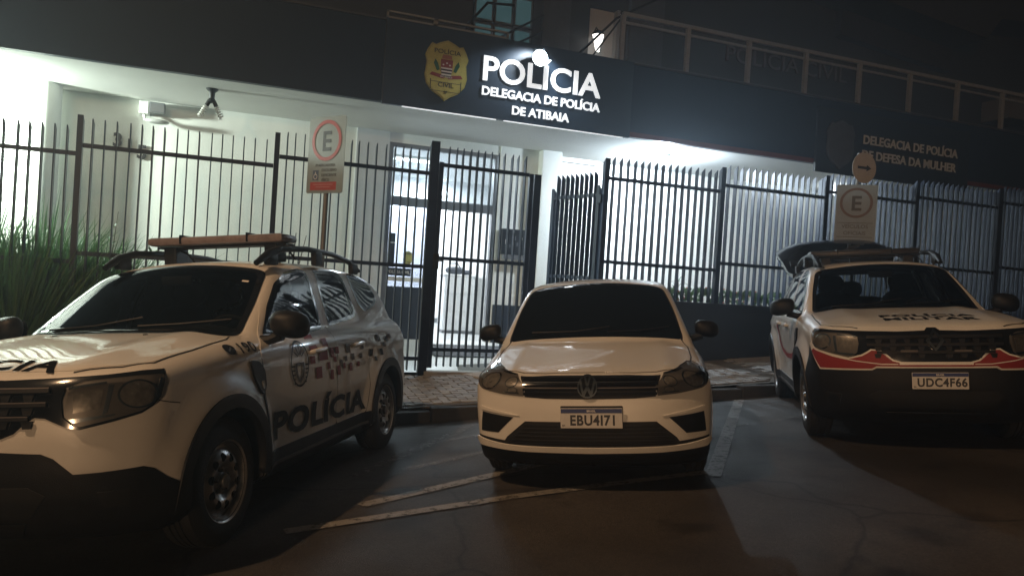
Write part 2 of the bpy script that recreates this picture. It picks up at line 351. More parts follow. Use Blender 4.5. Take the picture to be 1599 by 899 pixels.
# ---------------------------------------------------------------- the police station
wallm = M('white_wall_paint', (.72, .73, .69), .7, var=.12, vs=1.1, bump=.12, bs=30, streak=.35)
soffm = M('soffit_paint', (.70, .70, .67), .75, var=.06, vs=.9, bump=.08, bs=20)
navy = M('navy_fascia_paint', (.012, .022, .042), .5, spec=.3, var=.18, vs=1.1, streak=.4, bump=.05, bs=25)
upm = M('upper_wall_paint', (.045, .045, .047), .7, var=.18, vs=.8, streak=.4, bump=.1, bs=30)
redtrim = M('dark_red_trim', (.16, .03, .025), .5, var=.15)
alu = M('grey_aluminium', (.17, .175, .185), .4, metal=.3, var=.08)
navyd = M('dark_dado_paint', (.014, .019, .030), .45, var=.15)
railp = M('pale_rail_paint', (.32, .32, .31), .45, var=.12, vs=12)
pane_lit = M('lit_window_pane', (.06, .12, .13), .1, emit=(.25, .55, .60), es=.10)
clear = M('clear_glass', (.9, .95, .95), .02)
def _clear(m, tint, f0):
    nt = m.node_tree; out = nt.nodes['Material Output']; t = nt.nodes.new('ShaderNodeBsdfTransparent'); g_ = nt.nodes.new('ShaderNodeBsdfGlossy'); mx = nt.nodes.new('ShaderNodeMixShader'); fr = nt.nodes.new('ShaderNodeFresnel')
    fr.inputs['IOR'].default_value = f0; t.inputs['Color'].default_value = (*tint, 1); g_.inputs['Roughness'].default_value = .02
    nt.links.new(fr.outputs[0], mx.inputs[0]); nt.links.new(t.outputs[0], mx.inputs[1]); nt.links.new(g_.outputs[0], mx.inputs[2]); nt.links.new(mx.outputs[0], out.inputs[0]); return m
_clear(clear, (.86, .9, .92), 1.45)
bld = thing('police_station', 'white walled police station with dark navy fascia and soffit behind the fence', 'building', (0, 10.3, .4))
def bp(name, mb, mat, smooth=False, par=None, **kw):
    """a part of the building given in world coordinates"""
    o = mb.obj(name, mat, par or bld, smooth, **kw)
    base = (0, 10.3, .4)
    if par is None: o.location = (-base[0], -base[1], -base[2])
    return o
bp('wall', MB().box((-16, 12.4, -.6), (1.62, 12.65, 4.02)), wallm)
bp('wall', MB().box((1.62, 12.36, .3), (2.16, 12.66, 4.02)), M('entrance_wall_paint', (.50, .51, .52), .7, var=.06, vs=1.5))
bp('wall', MB().box((2.16, 12.4, 3.84), (4.12, 12.64, 4.02)), wallm)
bp('wall', MB().box((4.12, 12.38, .3), (4.84, 12.64, 4.02)), wallm)
bp('dado', MB().box((4.14, 12.355, .45), (4.82, 12.378, 1.22)), navyd)
bp('pillar', MB().rbox((4.84, 12.2, .3), (5.22, 12.62, 4.0), .02), wallm)
bp('wall', MB().box((5.22, 12.8, .3), (20, 13.0, 4.02)), wallm)
bp('wall', MB().box((5.02, 12.62, .3), (5.22, 12.8, 4.02)), wallm)
bp('column', MB().lathe([(0, .205), (3.62, .205)], 32, 'z', (-2.75, 12.1, .38)), wallm, True)
bp('soffit', MB().box((-16, 10.32, 4.0), (20, 13.0, 4.16)), soffm)
bp('fascia', MB().box((-16, 10.22, 3.985), (20, 10.318, 5.09)), navy)
bp('fascia_trim', MB().box((5.46, 10.206, 3.982), (9.0, 10.217, 4.06)), redtrim)
bp('fascia_trim', MB().box((12.5, 10.206, 3.982), (20, 10.217, 4.06)), redtrim)
bp('coping', MB().box((-16, 10.19, 5.092), (20, 10.36, 5.12)), M('coping_metal', (.10, .10, .105), .4, metal=.4))
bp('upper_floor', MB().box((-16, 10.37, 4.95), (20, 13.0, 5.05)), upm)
# glazed entrance
fr = MB()
for a, b in (((2.16, 12.40, .5), (2.24, 12.5, 3.84)), ((4.03, 12.40, .5), (4.12, 12.5, 3.84)), ((2.24, 12.41, 2.80), (4.03, 12.5, 2.95)), ((2.24, 12.41, 3.77), (4.03, 12.49, 3.84)), ((2.98, 12.41, .5), (3.05, 12.49, 2.80))): fr.box(a, b)
frm = bp('door_frame', fr, alu)
bp('transom_window', MB().box((2.24, 12.44, 2.95), (4.03, 12.448, 3.77)), clear)
lf = bp('glass_panel', MB().box((2.24, 12.44, .56), (2.98, 12.448, 2.80)), clear)
bp('lower_panel', MB().box((2.24, 12.405, .56), (2.98, 12.436, 1.44)), navyd)
bp('glass_band', MB().box((2.24, 12.425, 1.62), (2.66, 12.437, 1.75)), navyd)
bp('glass_stripe', MB().box((2.24, 12.425, 1.53), (2.98, 12.434, 1.60)), wallm)
t = text_solid('POLÍCIA CIVIL', .05, .002, .012, 'CENTER', .9); o = t.obj('door_lettering', whitev, bld); o.location = Vector((2.45, 12.424, 1.66)) - Vector((0, 10.3, .4))
bp('dark_panel', MB().box((2.25, 12.405, 1.76), (2.36, 12.436, 2.33)), navyd)
bp('panel_stripe', MB().box((2.245, 12.398, 2.16), (2.365, 12.404, 2.18)), wallm)
goldm = M('badge_gold', (.36, .34, .09), .4, var=.12, vs=12)
shield = lambda w, h: [(0, h * .5), (w * .16, h * .455), (w * .27, h * .41), (w * .36, h * .43), (w * .44, h * .33), (w * .5, h * .22), (w * .455, h * .12), (w * .47, 0), (w * .49, -h * .1), (w * .44, -h * .24), (w * .30, -h * .36), (w * .12, -h * .43), (0, -h * .5)]
def sh_full(w, h): s = shield(w, h); return s + [(-u, v) for u, v in s[1:-1][::-1]]
def badge(parent, loc, w, h, small=False, tone=None):
    g_ = tone or goldm
    b = MB().prism(sh_full(w, h)[::-1], -.035, 0, 'y').obj('badge', g_, parent); b.location = loc
    MB().prism(sh_full(w * .93, h * .93)[::-1], -.041, -.0352, 'y').obj('badge_field', M('badge_field_gold', (.42, .40, .11), .45, var=.15, vs=9) if tone is None else tone, b)
    ink = M('badge_ink', (.04, .05, .03), .5)
    def tx(s, z, hh, sx=1., bold=.012):
        o = text_solid(s, hh * h, .003, bold, 'CENTER', sx).obj('badge_lettering', ink if tone is None else M('badge_ink_grey', (.06, .06, .06), .6), b); o.location = (0, -.0415, z * h)
    tx('POLÍCIA', .27, .075, 1.2); tx('CIVIL', -.275, .075, 1.15)
    if small: return b
    tx('SP', -.385, .05)
    if tone is not None: return b
    q = lambda pts, c, nm, d=.0445: MB().prism([(u * w, v * h) for u, v in pts], -d, -.0412, 'y').obj(nm, c, b)
    red = M('badge_red', (.22, .035, .03), .5); wh = M('badge_white', (.62, .62, .60), .5); bk = M('badge_black', (.02, .02, .02), .5); gn = M('badge_green', (.015, .09, .04), .5)
    q([(-.14, .18), (.14, .18), (.13, -.02), (.11, -.05), (-.11, -.05), (-.13, -.02)], red, 'badge_arms'); 
    q([(-.10, .255), (.10, .255), (.12, .19), (-.12, .19)], M('badge_roof', (.30, .12, .06), .5), 'badge_crown')
    for k in range(6): q([(-.132 + .004 * k, .045 - .026 * k), (.132 - .004 * k, .045 - .026 * k), (.128 - .004 * k, .022 - .026 * k), (-.128 + .004 * k, .022 - .026 * k)], (wh, bk)[k % 2], 'badge_stripe', .0455)
    for u in (-.08, .0, .07): q(circ((u, .09 + .03 * (u == 0)), .022, 8, .014), wh, 'badge_device', .0455)
    for s in (-1, 1):
        q([(s * .16, .0), (s * .22, -.02), (s * .30, .10), (s * .27, .17), (s * .20, .10)], gn, 'badge_branch')
        q([(s * .15, -.07), (s * .33, -.05), (s * .38, -.10), (s * .22, -.12), (s * .05, -.14), (s * .03, -.10)], red, 'badge_ribbon')
        q([(s * .36, -.155), (s * .34, -.165), (s * .34, -.33), (s * .36, -.32)], ink, 'badge_line', .0425)
    q([(-.36, -.195), (.36, -.195), (.36, -.203), (-.36, -.203)], ink, 'badge_line', .0425); q([(-.33, -.345), (.33, -.345), (.33, -.353), (-.33, -.353)], ink, 'badge_line', .0425)
    t2 = text_solid('SÃO PAULO', .028 * h, .002, .01).obj('badge_lettering', wh, b); t2.location = (0, -.0448, -.12 * h)
    return b
bd = badge(lf, (2.59, 12.436, 1.92), .15, .26, True)
# room behind the glass
rm = M('room_wall_paint', (.80, .80, .80), .6, var=.03); fl = M('room_floor_tile', (.46, .46, .45), .3, var=.06)
bp('room_wall', MB().box((1.3, 17.2, .5), (6.4, 17.4, 4.0)), rm); bp('room_wall', MB().box((1.1, 12.66, .5), (1.3, 17.4, 4.0)), rm); bp('room_wall', MB().box((6.2, 13.02, .5), (6.4, 17.2, 4.0)), rm)
bp('room_floor', MB().box((1.3, 12.46, .3), (6.2, 17.2, .56)), fl); bp('room_ceiling', MB().box((1.3, 12.66, 3.92), (6.2, 17.2, 4.0)), rm)
bp('room_partition', MB().box((2.62, 14.6, .56), (3.45, 14.7, 3.0)), M('partition_lilac', (.66, .64, .74), .6))
bp('skirting', MB().box((3.45, 17.17, .56), (6.2, 17.198, .66)), alu)
# upper storey: wall, windows, balcony rail, lit doorway, eaves
uw = MB()
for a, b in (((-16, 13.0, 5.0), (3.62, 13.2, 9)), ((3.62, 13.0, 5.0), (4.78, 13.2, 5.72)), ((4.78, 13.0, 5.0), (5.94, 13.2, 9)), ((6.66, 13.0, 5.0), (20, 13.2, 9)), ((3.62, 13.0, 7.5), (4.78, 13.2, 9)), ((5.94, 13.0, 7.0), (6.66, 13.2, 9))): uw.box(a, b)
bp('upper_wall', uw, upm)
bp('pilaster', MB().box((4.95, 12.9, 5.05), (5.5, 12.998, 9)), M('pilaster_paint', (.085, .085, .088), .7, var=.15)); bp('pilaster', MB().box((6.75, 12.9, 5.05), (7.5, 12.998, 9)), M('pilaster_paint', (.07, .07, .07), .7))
for i in range(3):
    for j in range(3):
        x0, z0 = 3.66 + .38 * i, 5.76 + .58 * j
        wn = bp('window', MB().box((x0, 13.02, z0), (x0 + .36, 13.06, z0 + .04)).box((x0, 13.02, z0 + .52), (x0 + .36, 13.06, z0 + .56)).box((x0, 13.02, z0 + .04), (x0 + .03, 13.06, z0 + .52)).box((x0 + .33, 13.02, z0 + .04), (x0 + .36, 13.06, z0 + .52)), alu)
        MB().box((x0 + .03, 13.035, z0 + .04), (x0 + .33, 13.045, z0 + .52)).obj('pane', pane_lit, wn)
m = MB()
for k in range(3): m.tube([(3.6 + .1 * k, 12.7, 5.2 + .3 * k), (4.9, 12.75, 5.95 + .3 * k)], .022, 6)
m.tube([(3.15, 12.6, 5.1), (3.45, 12.65, 6.1), (3.8, 12.7, 6.55), (4.3, 12.7, 6.6)], .025, 8); bp('window_stay', m, M('dark_iron', (.015, .016, .018), .5))
bp('lit_doorway', MB().box((5.94, 13.12, 5.05), (6.66, 13.19, 7.0)), M('white_door_paint', (.6, .6, .6), .5))
bp('door_edge', MB().box((6.50, 12.95, 5.05), (6.56, 13.1, 7.0)), railp)
rl = MB().box((-16, 10.30, 5.84), (20, 10.37, 5.90)) if False else MB().box((5.28, 10.31, 5.85), (20, 10.37, 5.91)).box((5.28, 10.32, 5.735), (20, 10.36, 5.77))
br = bp('balcony_rail', rl, railp)
bp('bottom_rail', MB().box((5.28, 10.30, 5.13), (20, 10.345, 5.16)), railp)
for k in range(13): bp('baluster', MB().rbox((5.28 + 1.172 * k - .035, 10.285, 5.12), (5.28 + 1.172 * k + .035, 10.355, 5.85), .008), railp)
bp('gutter_rail', MB().box((1.64, 10.24, 5.14), (3.42, 10.28, 5.165)).box((1.64, 10.24, 5.22), (3.42, 10.28, 5.245)).box((1.64, 10.24, 5.12), (1.67, 10.28, 5.245)).box((2.3, 10.24, 5.12), (2.36, 10.28, 5.245)).box((3.39, 10.24, 5.12), (3.42, 10.28, 5.245)), railp)
m = MB(); m.tube([(4.55, 10.45, 5.1), (5.25, 10.5, 5.85), (6.0, 10.4, 6.3)], .02, 6); m.tube([(4.8, 10.45, 5.1), (5.3, 10.4, 5.85)], .015, 6); bp('awning_arm', m, M('dark_iron', (.015, .016, .018), .5))
t = text_solid('POLÍCIA CIVIL', .33, .03, .004, 'CENTER', 1.12).obj('wall_lettering', M('grey_letter_paint', (.13, .13, .13), .6), bld); t.location = Vector((10.6, 12.997, 6.45)) - Vector((0, 10.3, .4))
nb = thing('neighbouring_roof', 'dark overhanging roof above the right end of the balcony', 'roof', (16, 12.5, 7.2))
brown = M('brown_eave_paint', (.05, .042, .036), .7, var=.2); m = MB().prism([(-5, .85), (-.9, .45), (-.5, .95), (6, 1.6), (6, 2.2), (-5, 2.0)], -.5, 6, 'y'); m.obj('roof', brown, nb)
MB().prism([(-4.2, .2), (-1, -.1), (-1, .42), (-4.2, .75)], .3, 6, 'y').obj('eave_board', M('brown_board', (.038, .033, .03), .7, var=.2), nb)
MB().box((.2, -.3, -1.1), (1.0, .4, -.62)).box((1.3, -.3, -1.0), (6, .4, -.25)).obj('parapet', M('pale_parapet', (.16, .15, .13), .7), nb)
# ---------------------------------------------------------------- signs on the facade
lit = M('lit_white_letter', (.85, .85, .85), .4, emit=(.92, .97, 1.), es=.85)
sg = thing('station_sign', 'large navy sign board with yellow shield badge and lit white POLÍCIA lettering', 'sign', (3.53, 10.15, 3.95))
MB().rbox((-1.90, 0, 0), (1.90, .066, 1.16), .006).obj('sign_panel', M('sign_panel_navy', (.022, .037, .060), .4, var=.1, vs=2), sg)
MB().box((-1.62, -.004, -.012), (-.26, .03, -.002)).box((-.14, -.004, -.012), (1.78, .03, -.002)).obj('sign_edge_catchlight', M('edge_catchlight', (.8, .8, .8), .4, emit=(.9, .95, 1), es=.7), sg)  # bottom edge catching lamp light, put into the material as a glow
def letters(txt, h, x0, x1, z, mat, parent, y=-.002, depth=.02, bold=.012, name='letter'):
    V, _ = text2d(txt, h, bold, 'LEFT'); sx = (x1 - x0) / (V[:, 0].max() - V[:, 0].min()); adv = 0; off = V[:, 0].min()
    # one object per letter, set at the pen position it has in the whole line
    for i, ch in enumerate(txt):
        if ch == ' ': continue
        A, _ = text2d(txt[:i + 1], h, bold, 'LEFT'); B, _ = text2d(ch, h, bold, 'LEFT')
        xr = A[:, 0].max() - B[:, 0].max()
        o = text_solid(ch, h, depth, bold, 'LEFT', sx).obj(name, mat, parent); o.location = (x0 + (xr - off) * sx, y, z)
letters('POLÍCIA', .355, 3.03 - 3.53, 4.885 - 3.53, .53, lit, sg, bold=.018)
letters('DELEGACIA DE POLÍCIA', .125, 3.03 - 3.53, 4.89 - 3.53, .318, lit, sg, bold=.022)
letters('DE ATIBAIA', .125, 3.50 - 3.53, 4.40 - 3.53, .10, lit, sg, bold=.022)
badge(sg, (2.49 - 3.53, -.001, .56), .62, .84)
s2 = thing('womens_station_sign', 'dark unlit sign board with grey badge reading DELEGACIA DE POLÍCIA DE DEFESA DA MULHER', 'sign', (10.75, 10.15, 3.84))
MB().rbox((-1.76, 0, 0), (1.77, .05, 1.1), .006).obj('sign_panel', M('sign_panel_black', (.010, .011, .013), .45, var=.1), s2)
gl2 = M('dull_white_letter', (.72, .72, .70), .6)
letters('DELEGACIA DE POLÍCIA', .155, 9.99 - 10.75, 12.22 - 10.75, .585, gl2, s2, depth=.012, bold=.022); letters('DE DEFESA DA MULHER', .155, 9.98 - 10.75, 12.2 - 10.75, .325, gl2, s2, depth=.012, bold=.022)
badge(s2, (9.48 - 10.75, -.001, .50), .60, .84, False, M('badge_dull', (.075, .07, .065), .6, var=.2, vs=9))
hn = thing('house_number', 'black metal digits 315 mounted slanting down the white wall behind the fence', 'house number', (-1.7, 12.39, 3.3))
for ch, x, z in (('3', -.16, .07), ('1', .0, .0), ('5', .17, -.07)):
    o = text_solid(ch, .20, .03, .03).obj('digit', M('black_metal', (.02, .02, .022), .4), hn); o.location = (x, 0, z - .1)
nb_ = thing('notice_board', 'dark boxed notice board with papers on the wall beside the entrance pillar', 'notice board', (4.54, 12.36, 2.33))
MB().rbox((-.34, -.09, -.22), (.34, -.0, .23), .01).obj('case', M('notice_board_black', (.012, .013, .016), .3), nb_)
for k in range(9):
    x = -.28 + .07 * k + random.uniform(-.01, .01); z = random.uniform(-.12, .06); MB().box((x, -.094, z), (x + random.uniform(.02, .06), -.0915, z + random.uniform(.03, .09))).obj('paper', M('pinned_paper', (.12, .13, .15), .6, var=.4, vs=30) if k % 4 else whitev, nb_)
MB().box((-.3, -.12, -.30), (.34, -.01, -.225)).obj('ledge', alu, nb_)
# ---------------------------------------------------------------- lamps of the building
glow = M('lamp_glow', (1, 1, 1), .5, emit=(.9, .96, 1), es=9); glowS = M('sign_lamp_glow', (1, 1, 1), .5, emit=(.9, .96, 1), es=6); glowW = M('lantern_glow', (1, 1, 1), .5, emit=(1, .97, .9), es=3)
t = thing('porch_lamp', 'glaring bare ceiling lamp under the soffit right of the entrance', 'lamp', (6.72, 11.2, 4.0))
MB().lathe([(0, .001), (0, .09), (-.03, .08), (-.04, .05)], 20, 'z').obj('lamp_base', wallm, t, True); MB().ell((0, 0, -.10), (.075, .075, .075), 18, 12, 2).obj('bulb', glow, t, True)
t = thing('wall_lamp', 'small round lamp glowing on the far wall beside the arrow sign', 'lamp', (11.25, 12.1, 3.9))
MB().ell((0, 0, 0), (.07, .07, .07), 14, 10, 2).obj('bulb', glowS, t, True); MB().tube([(0, 0, 0), (.12, .3, .06), (.14, .7, .06)], .015, 6).obj('arm', alu, t)
t = thing('sign_lamp', 'bright flood lamp on a short arm lighting the top of the main sign', 'lamp', (3.80, 9.98, 4.85))
MB().lathe([(0, .001), (.0, .10), (-.03, .115)], 22, 'y', (0, -.03, 0)).obj('lamp_face', glowS, t, True); MB().lathe([(0, .12), (.10, .08), (.12, .001)], 22, 'y', (0, -.055, 0)).obj('lamp_housing', blackp, t, True); MB().tube([(0, .04, 0), (0, .12, .16), (0, .22, .19)], .014, 6).obj('arm', alu, t)
t = thing('wall_lantern', 'glass lantern shining beside the white doorway on the upper floor', 'lamp', (6.02, 12.75, 6.35))
MB().lathe([(-.28, .035), (.02, .12)], 6, 'z').obj('lantern_glass', glowW, t); MB().lathe([(.02, .001), (.02, .14), (.09, .09), (.13, .001)], 6, 'z').obj('cap', M('dark_iron', (.015, .016, .018), .5), t); MB().tube([(0, 0, .1), (0, .1, .2), (0, .24, .1)], .012, 6).obj('bracket', M('dark_iron', (.015, .016, .018), .5), t)
t = thing('ceiling_light', 'bright fluorescent strip on the ceiling inside the entrance', 'lamp', (2.98, 14.2, 3.90))
MB().rbox((-.42, -.09, -.03), (.42, .09, .018), .01).obj('tray', wallm, t); 
for s in (-1, 1): MB().tube([(-.40, .045 * s, -.05), (.40, .045 * s, -.05)], .018, 10).obj('tube', M('tube_glow', (1, 1, 1), .5, emit=(.92, .97, 1), es=7), t, True)
t = thing('inner_ceiling_light', 'small bright light deep inside the entrance hall', 'lamp', (4.30, 17.1, 3.62))
MB().ell((0, 0, 0), (.16, .06, .06), 16, 8, 2.2).obj('diffuser', glowS, t, True)
t = thing('bulb_fitting', 'unlit fitting with two spiral bulbs hanging from the soffit', 'lamp', (-.54, 10.98, 4.0))
ir = M('dark_iron', (.015, .016, .018), .5); MB().lathe([(0, .001), (0, .085), (-.02, .07), (-.05, .04), (-.13, .035), (-.16, .06), (-.19, .03), (-.2, .001)], 18, 'z').obj('base', ir, t, True)
for s in (-1, 1):
    m = MB(); ax = Vector((s * .5, 0, -1)).normalized(); a0 = Vector((s * .03, 0, -.17)); m.tube([tuple(a0), tuple(a0 + ax * .07)], .028, 10); soc = m.obj('socket', ir, t, True)
    m = MB(); pts = []; e1 = Vector((0, 1, 0)); e2 = ax.cross(e1)
    for k in range(64): q = k / 63 * 2 * math.pi * 5; p_ = a0 + ax * (.08 + .16 * k / 63) + (e1 * math.cos(q) + e2 * math.sin(q)) * .030; pts.append(tuple(p_))
    m.tube(pts, .0095, 6); m.obj('spiral_bulb', M('unlit_bulb_glass', (.7, .7, .66), .25), t, True)
t = thing('security_light', 'white box shaped security light unlit at the top of the white wall', 'lamp', (-1.42, 12.3, 3.82))
MB().rbox((-.16, -.10, -.05), (-.03, .09, .13), .01).obj('box', wallm, t); MB().rbox((-.02, -.13, -.02), (.19, -.02, .13), .012).obj('flood_head', alu, t)
m = MB(); m.ell((.10, -.10, -.15), (.16, .09, .035), 18, 8, 2.2); o = m.obj('sensor_head', M('sensor_grey', (.45, .45, .43), .5), t, True); MB().tube([(-.1, 0, -.05), (-.08, -.06, -.13), (0, -.1, -.14)], .02, 8).obj('neck', wallm, t)
# ---------------------------------------------------------------- inside the entrance
t = thing('reception_cabinet', 'white drawer cabinet standing inside the entrance', 'cabinet', (3.68, 14.0, .56), R(-3))
cabm = M('white_laminate', (.72, .72, .72), .4); MB().rbox((0, 0, .06), (.60, .5, 1.12), .005).obj('carcass', cabm, t); MB().rbox((-.02, -.02, 1.121), (.64, .52, 1.15), .004).obj('top', cabm, t); MB().box((.02, .03, 0), (.58, .48, .06)).obj('plinth', alu, t)
for k in range(3): MB().rbox((.01, -.018, .075 + .35 * k), (.59, -.001, .41 + .35 * k), .004).obj('drawer', cabm, t)
t = thing('side_counter', 'pale counter end next to the drawer cabinet', 'counter', (4.32, 14.02, .56)); MB().rbox((0, 0, 0), (.30, .6, 1.1), .006).obj('carcass', M('grey_laminate', (.5, .5, .5), .4), t); MB().rbox((-.01, -.02, 1.101), (.34, .62, 1.13), .005).obj('top', cabm, t)
t = thing('bag', 'dark bag and cables lying on top of the drawer cabinet', 'bag', (3.98, 14.2, 1.712)); dk = M('dark_bag_fabric', (.02, .022, .03), .7, var=.3)
MB().ell((-.05, 0, .075), (.20, .13, .075), 16, 8, 2.6).obj('body', dk, t, True); MB().ell((.18, 0, .05), (.12, .1, .05), 14, 8, 2.3).obj('side_pocket', dk, t, True); MB().tube([(-.2, 0, .1), (-.16, -.02, .21), (-.02, -.03, .22), (.05, 0, .13)], .012, 8).obj('strap', dk, t)
t = thing('doormat', 'dark doormat on the pale floor behind the gate', 'doormat', (3.55, 11.35, .492)); o = MB().rbox((-.8, -.55, 0), (.75, .55, .012), .004).obj('mat', M('doormat_fibre', (.02, .02, .024), .9, var=.3, vs=30), t); t.rotation_euler = (R(3.8), 0, 0)
# ---------------------------------------------------------------- steel fence, gates
FY = 9.6
iron = M('glare_blue_iron', (.012, .023, .052), .42, spec=.35, var=.15, vs=10, bump=.08, bs=60)  # dark iron, blue raised to put the lamps' glare into the colour
lowm = M('low_wall_paint', (.013, .020, .032), .55, var=.2, vs=2, bump=.2, bs=40)
BAR = {}
def bar_mesh(L, t=.013, w_=.074, cut=.05):
    k = (round(L, 2), t, w_)
    if k not in BAR:
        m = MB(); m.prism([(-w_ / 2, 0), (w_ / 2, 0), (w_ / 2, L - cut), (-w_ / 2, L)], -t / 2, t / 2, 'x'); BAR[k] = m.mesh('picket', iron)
    return BAR[k]
def post_mesh(L, w_=.065, d=.08):
    k = ('p', round(L, 2), w_)
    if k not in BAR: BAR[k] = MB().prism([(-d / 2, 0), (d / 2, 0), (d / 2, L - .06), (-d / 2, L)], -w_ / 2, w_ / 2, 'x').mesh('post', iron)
    return BAR[k]
def panel(root, org, x0, x1, top, low, bottom, n, extra=None, up=.30):
    """bars and rails between two posts, in the frame of the thing at org"""
    ox, oy, oz = org
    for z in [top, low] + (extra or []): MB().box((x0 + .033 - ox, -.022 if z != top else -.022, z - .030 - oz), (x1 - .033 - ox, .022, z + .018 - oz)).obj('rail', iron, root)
    for i in range(n):
        x = x0 + (x1 - x0) * (i + 1) / (n + 1); o = add('picket', bar_mesh(top + up - bottom), root); o.location = (x - ox, 0, bottom - oz)
        o.rotation_euler = (0, random.uniform(-.004, .004), random.uniform(-.06, .06))
def lowwall(root, org, x0, x1, top):
    ox, oy, oz = org; MB().box((x0 - ox, -.09, -1.2), (x1 - ox, .09, top - oz)).obj('low_wall', lowm, root)
    MB().box((x0 - ox, -.11, top - oz), (x1 - ox, .11, top + .03 - oz)).obj('wall_cap', lowm, root)
org = (0, FY, .4); fl_ = thing('fence', 'thin barred navy steel fence stepping up from the grass to the closed gate', 'fence', org)
for x, tp, bt in ((-5.9, 3.0, 0), (-3.88, 3.1, 0), (-1.82, 3.21, 0), (.30, 3.28, 0), (2.28, 3.42, .30)):
    o = add('post', post_mesh(tp - bt, .06 if x < 2 else .115), fl_); o.location = (x, 0, bt - org[2])
panel(fl_, org, -5.9, -3.88, 2.67, 1.46, .78, 16); panel(fl_, org, -3.88, -1.82, 2.78, 1.56, .80, 16); panel(fl_, org, -1.82, .30, 2.88, 1.66, .86, 16); panel(fl_, org, .30, 2.30, 3.00, 1.77, .40, 17, [.56])
lowwall(fl_, org, -14, .28, .80)
org = (2.36, FY, .40); gt = thing('pedestrian_gate', 'closed dark steel gate of upright bars in front of the glazed entrance', 'gate', org)
for x in (2.375, 3.655): o = add('stile', post_mesh(2.72 if x < 3 else 2.70, .06, .06), gt); o.location = (x - org[0], 0, .44 - org[2])
panel(gt, org, 2.375, 3.655, 3.13, 1.90, .46, 12, [.69], .24)
o = add('fixed_post', post_mesh(2.72, .10, .07), gt); o.location = (3.745 - org[0], 0, .42 - org[2])
MB().rbox((-.03, -.06, 1.35), (.05, -.02, 1.55), .01).obj('lock', blackp, gt); MB().tube([(.0, -.06, 1.46), (.0, -.10, 1.46), (.10, -.10, 1.46)], .012, 8).obj('handle', chrome, gt)
org = (4.76, FY + .06, .55); gl_ = thing('open_gate_leaf', 'narrow dark gate leaf swung open inwards beside the opening', 'gate', org, R(-72))
L_ = 1.02
for x in (-.03, -L_): o = add('stile', post_mesh(2.48, .06, .05), gl_); o.location = (x, 0, .08)
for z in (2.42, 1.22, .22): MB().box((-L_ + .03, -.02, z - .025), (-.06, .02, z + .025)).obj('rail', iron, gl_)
for i in range(9):
    o = add('picket', bar_mesh(2.66), gl_); o.location = (-L_ + L_ * (i + 1) / 10, 0, .1)
MB().rbox((-.02, -.05, 2.30), (.06, .0, 2.42), .006).obj('hinge', iron, gl_)
org = (4.8, FY, .6); fr_ = thing('fence', 'navy steel fence with slanted bar tips on a dark wall right of the open leaf', 'fence', org)
PX = [(4.80, 3.49), (6.77, 3.58), (8.75, 3.67), (10.68, 3.79), (12.65, 3.86), (14.6, 3.98), (16.6, 4.1)]
for k, (x, tp) in enumerate(PX):
    b = .55 if k == 0 else 1.4; o = add('post', post_mesh(tp - b, .075 if k < 4 else .10), fr_); o.location = (x - org[0], 0, b - org[2])
for k in range(len(PX) - 1): panel(fr_, org, PX[k][0], PX[k + 1][0], 3.22 + .10 * k, 2.02 + .11 * k, 1.50, 16)
lowwall(fr_, org, 4.84, 18, 1.48)
# ---------------------------------------------------------------- street signs
signw = M('sign_white', (.21, .265, .28), .45, var=.08, vs=6); signr = M('sign_red', (.32, .05, .04), .45, var=.15, vs=10); signk = M('sign_black', (.03, .03, .033), .5); signb = M('sign_blue', (.06, .09, .16), .5); polem = M('galvanised_pole', (.16, .16, .155), .5, metal=.4, var=.15)
def disc_ring(ro, ri, y0, y1, mat, name, par, loc):
    V, Fc = poly2d([circ((0, 0), ro, 40), circ((0, 0), ri, 40)[::-1]]); m = MB(); n = len(V)
    m.raw([(u, y0, v) for u, v in V], Fc); o = m.obj(name, mat, par); o.location = loc; return o
def flat_text(s, h, par, loc, mat, bold=.01, sx=1.): o = text_solid(s, h, .0015, bold, 'CENTER', sx).obj('sign_lettering', mat, par); o.location = loc; return o
signd = M('sign_grey_white', (.17, .215, .26), .5, var=.1, vs=6)
def parking_sign(label, x, y, pw_, ph, zc, zt, rz):
    zb = walk_z(x, y); t = thing('parking_sign', label, 'sign', (x, y, zb), rz, 'parking signs on poles along the kerb')
    MB().tube([(0, .03, -.05), (0, .03, zt - zb)], .028, 12).obj('pole', polem, t, True)
    pl_ = MB().prism(rnd([(-pw_ / 2, -ph / 2), (pw_ / 2, -ph / 2), (pw_ / 2, ph / 2), (-pw_ / 2, ph / 2)], .03), -.003, .0, 'y').obj('plate', signw if x < 4 else signd, t); pl_.location = (0, 0, zc - zb); return t, pl_
t, p_ = parking_sign('white parking plate with red ringed E and a red panel behind the left car', .78, 8.4, .56, .84, 2.90, 3.30, R(-52))
disc_ring(.225, .185, -.006, 0, signr, 'ring', p_, (0, -.002, .16)); flat_text('E', .22, p_, (0, -.004, .05), signk, .02)
flat_text('P/ MERCADORIA', .030, p_, (0, -.004, -.125), signk); flat_text('EXCLUSIVO', .032, p_, (.06, -.004, -.18), signk); flat_text('DEFICIENTE', .032, p_, (.06, -.004, -.235), signk); flat_text('FÍSICO', .030, p_, (.01, -.004, -.287), signk)
MB().box((-.19, -.0055, -.275), (-.10, -.0035, -.165)).obj('symbol', signb, p_); m = MB(); m.raw([(u, -.0062, v) for u, v in ribbon(circ((-.145, -.235), .026, 16), .006, True)[0]], ribbon(circ((-.145, -.235), .026, 16), .006, True)[1]); m.box((-.150, -.0065, -.215), (-.143, -.006, -.185)); m.obj('wheelchair', whitev, p_)
MB().box((-.22, -.0055, -.385), (.18, -.0035, -.295)).obj('red_panel', signr, p_); flat_text('CARGA E DESCARGA', .022, p_, (-.02, -.006, -.33), signw, .006, .9) if False else None
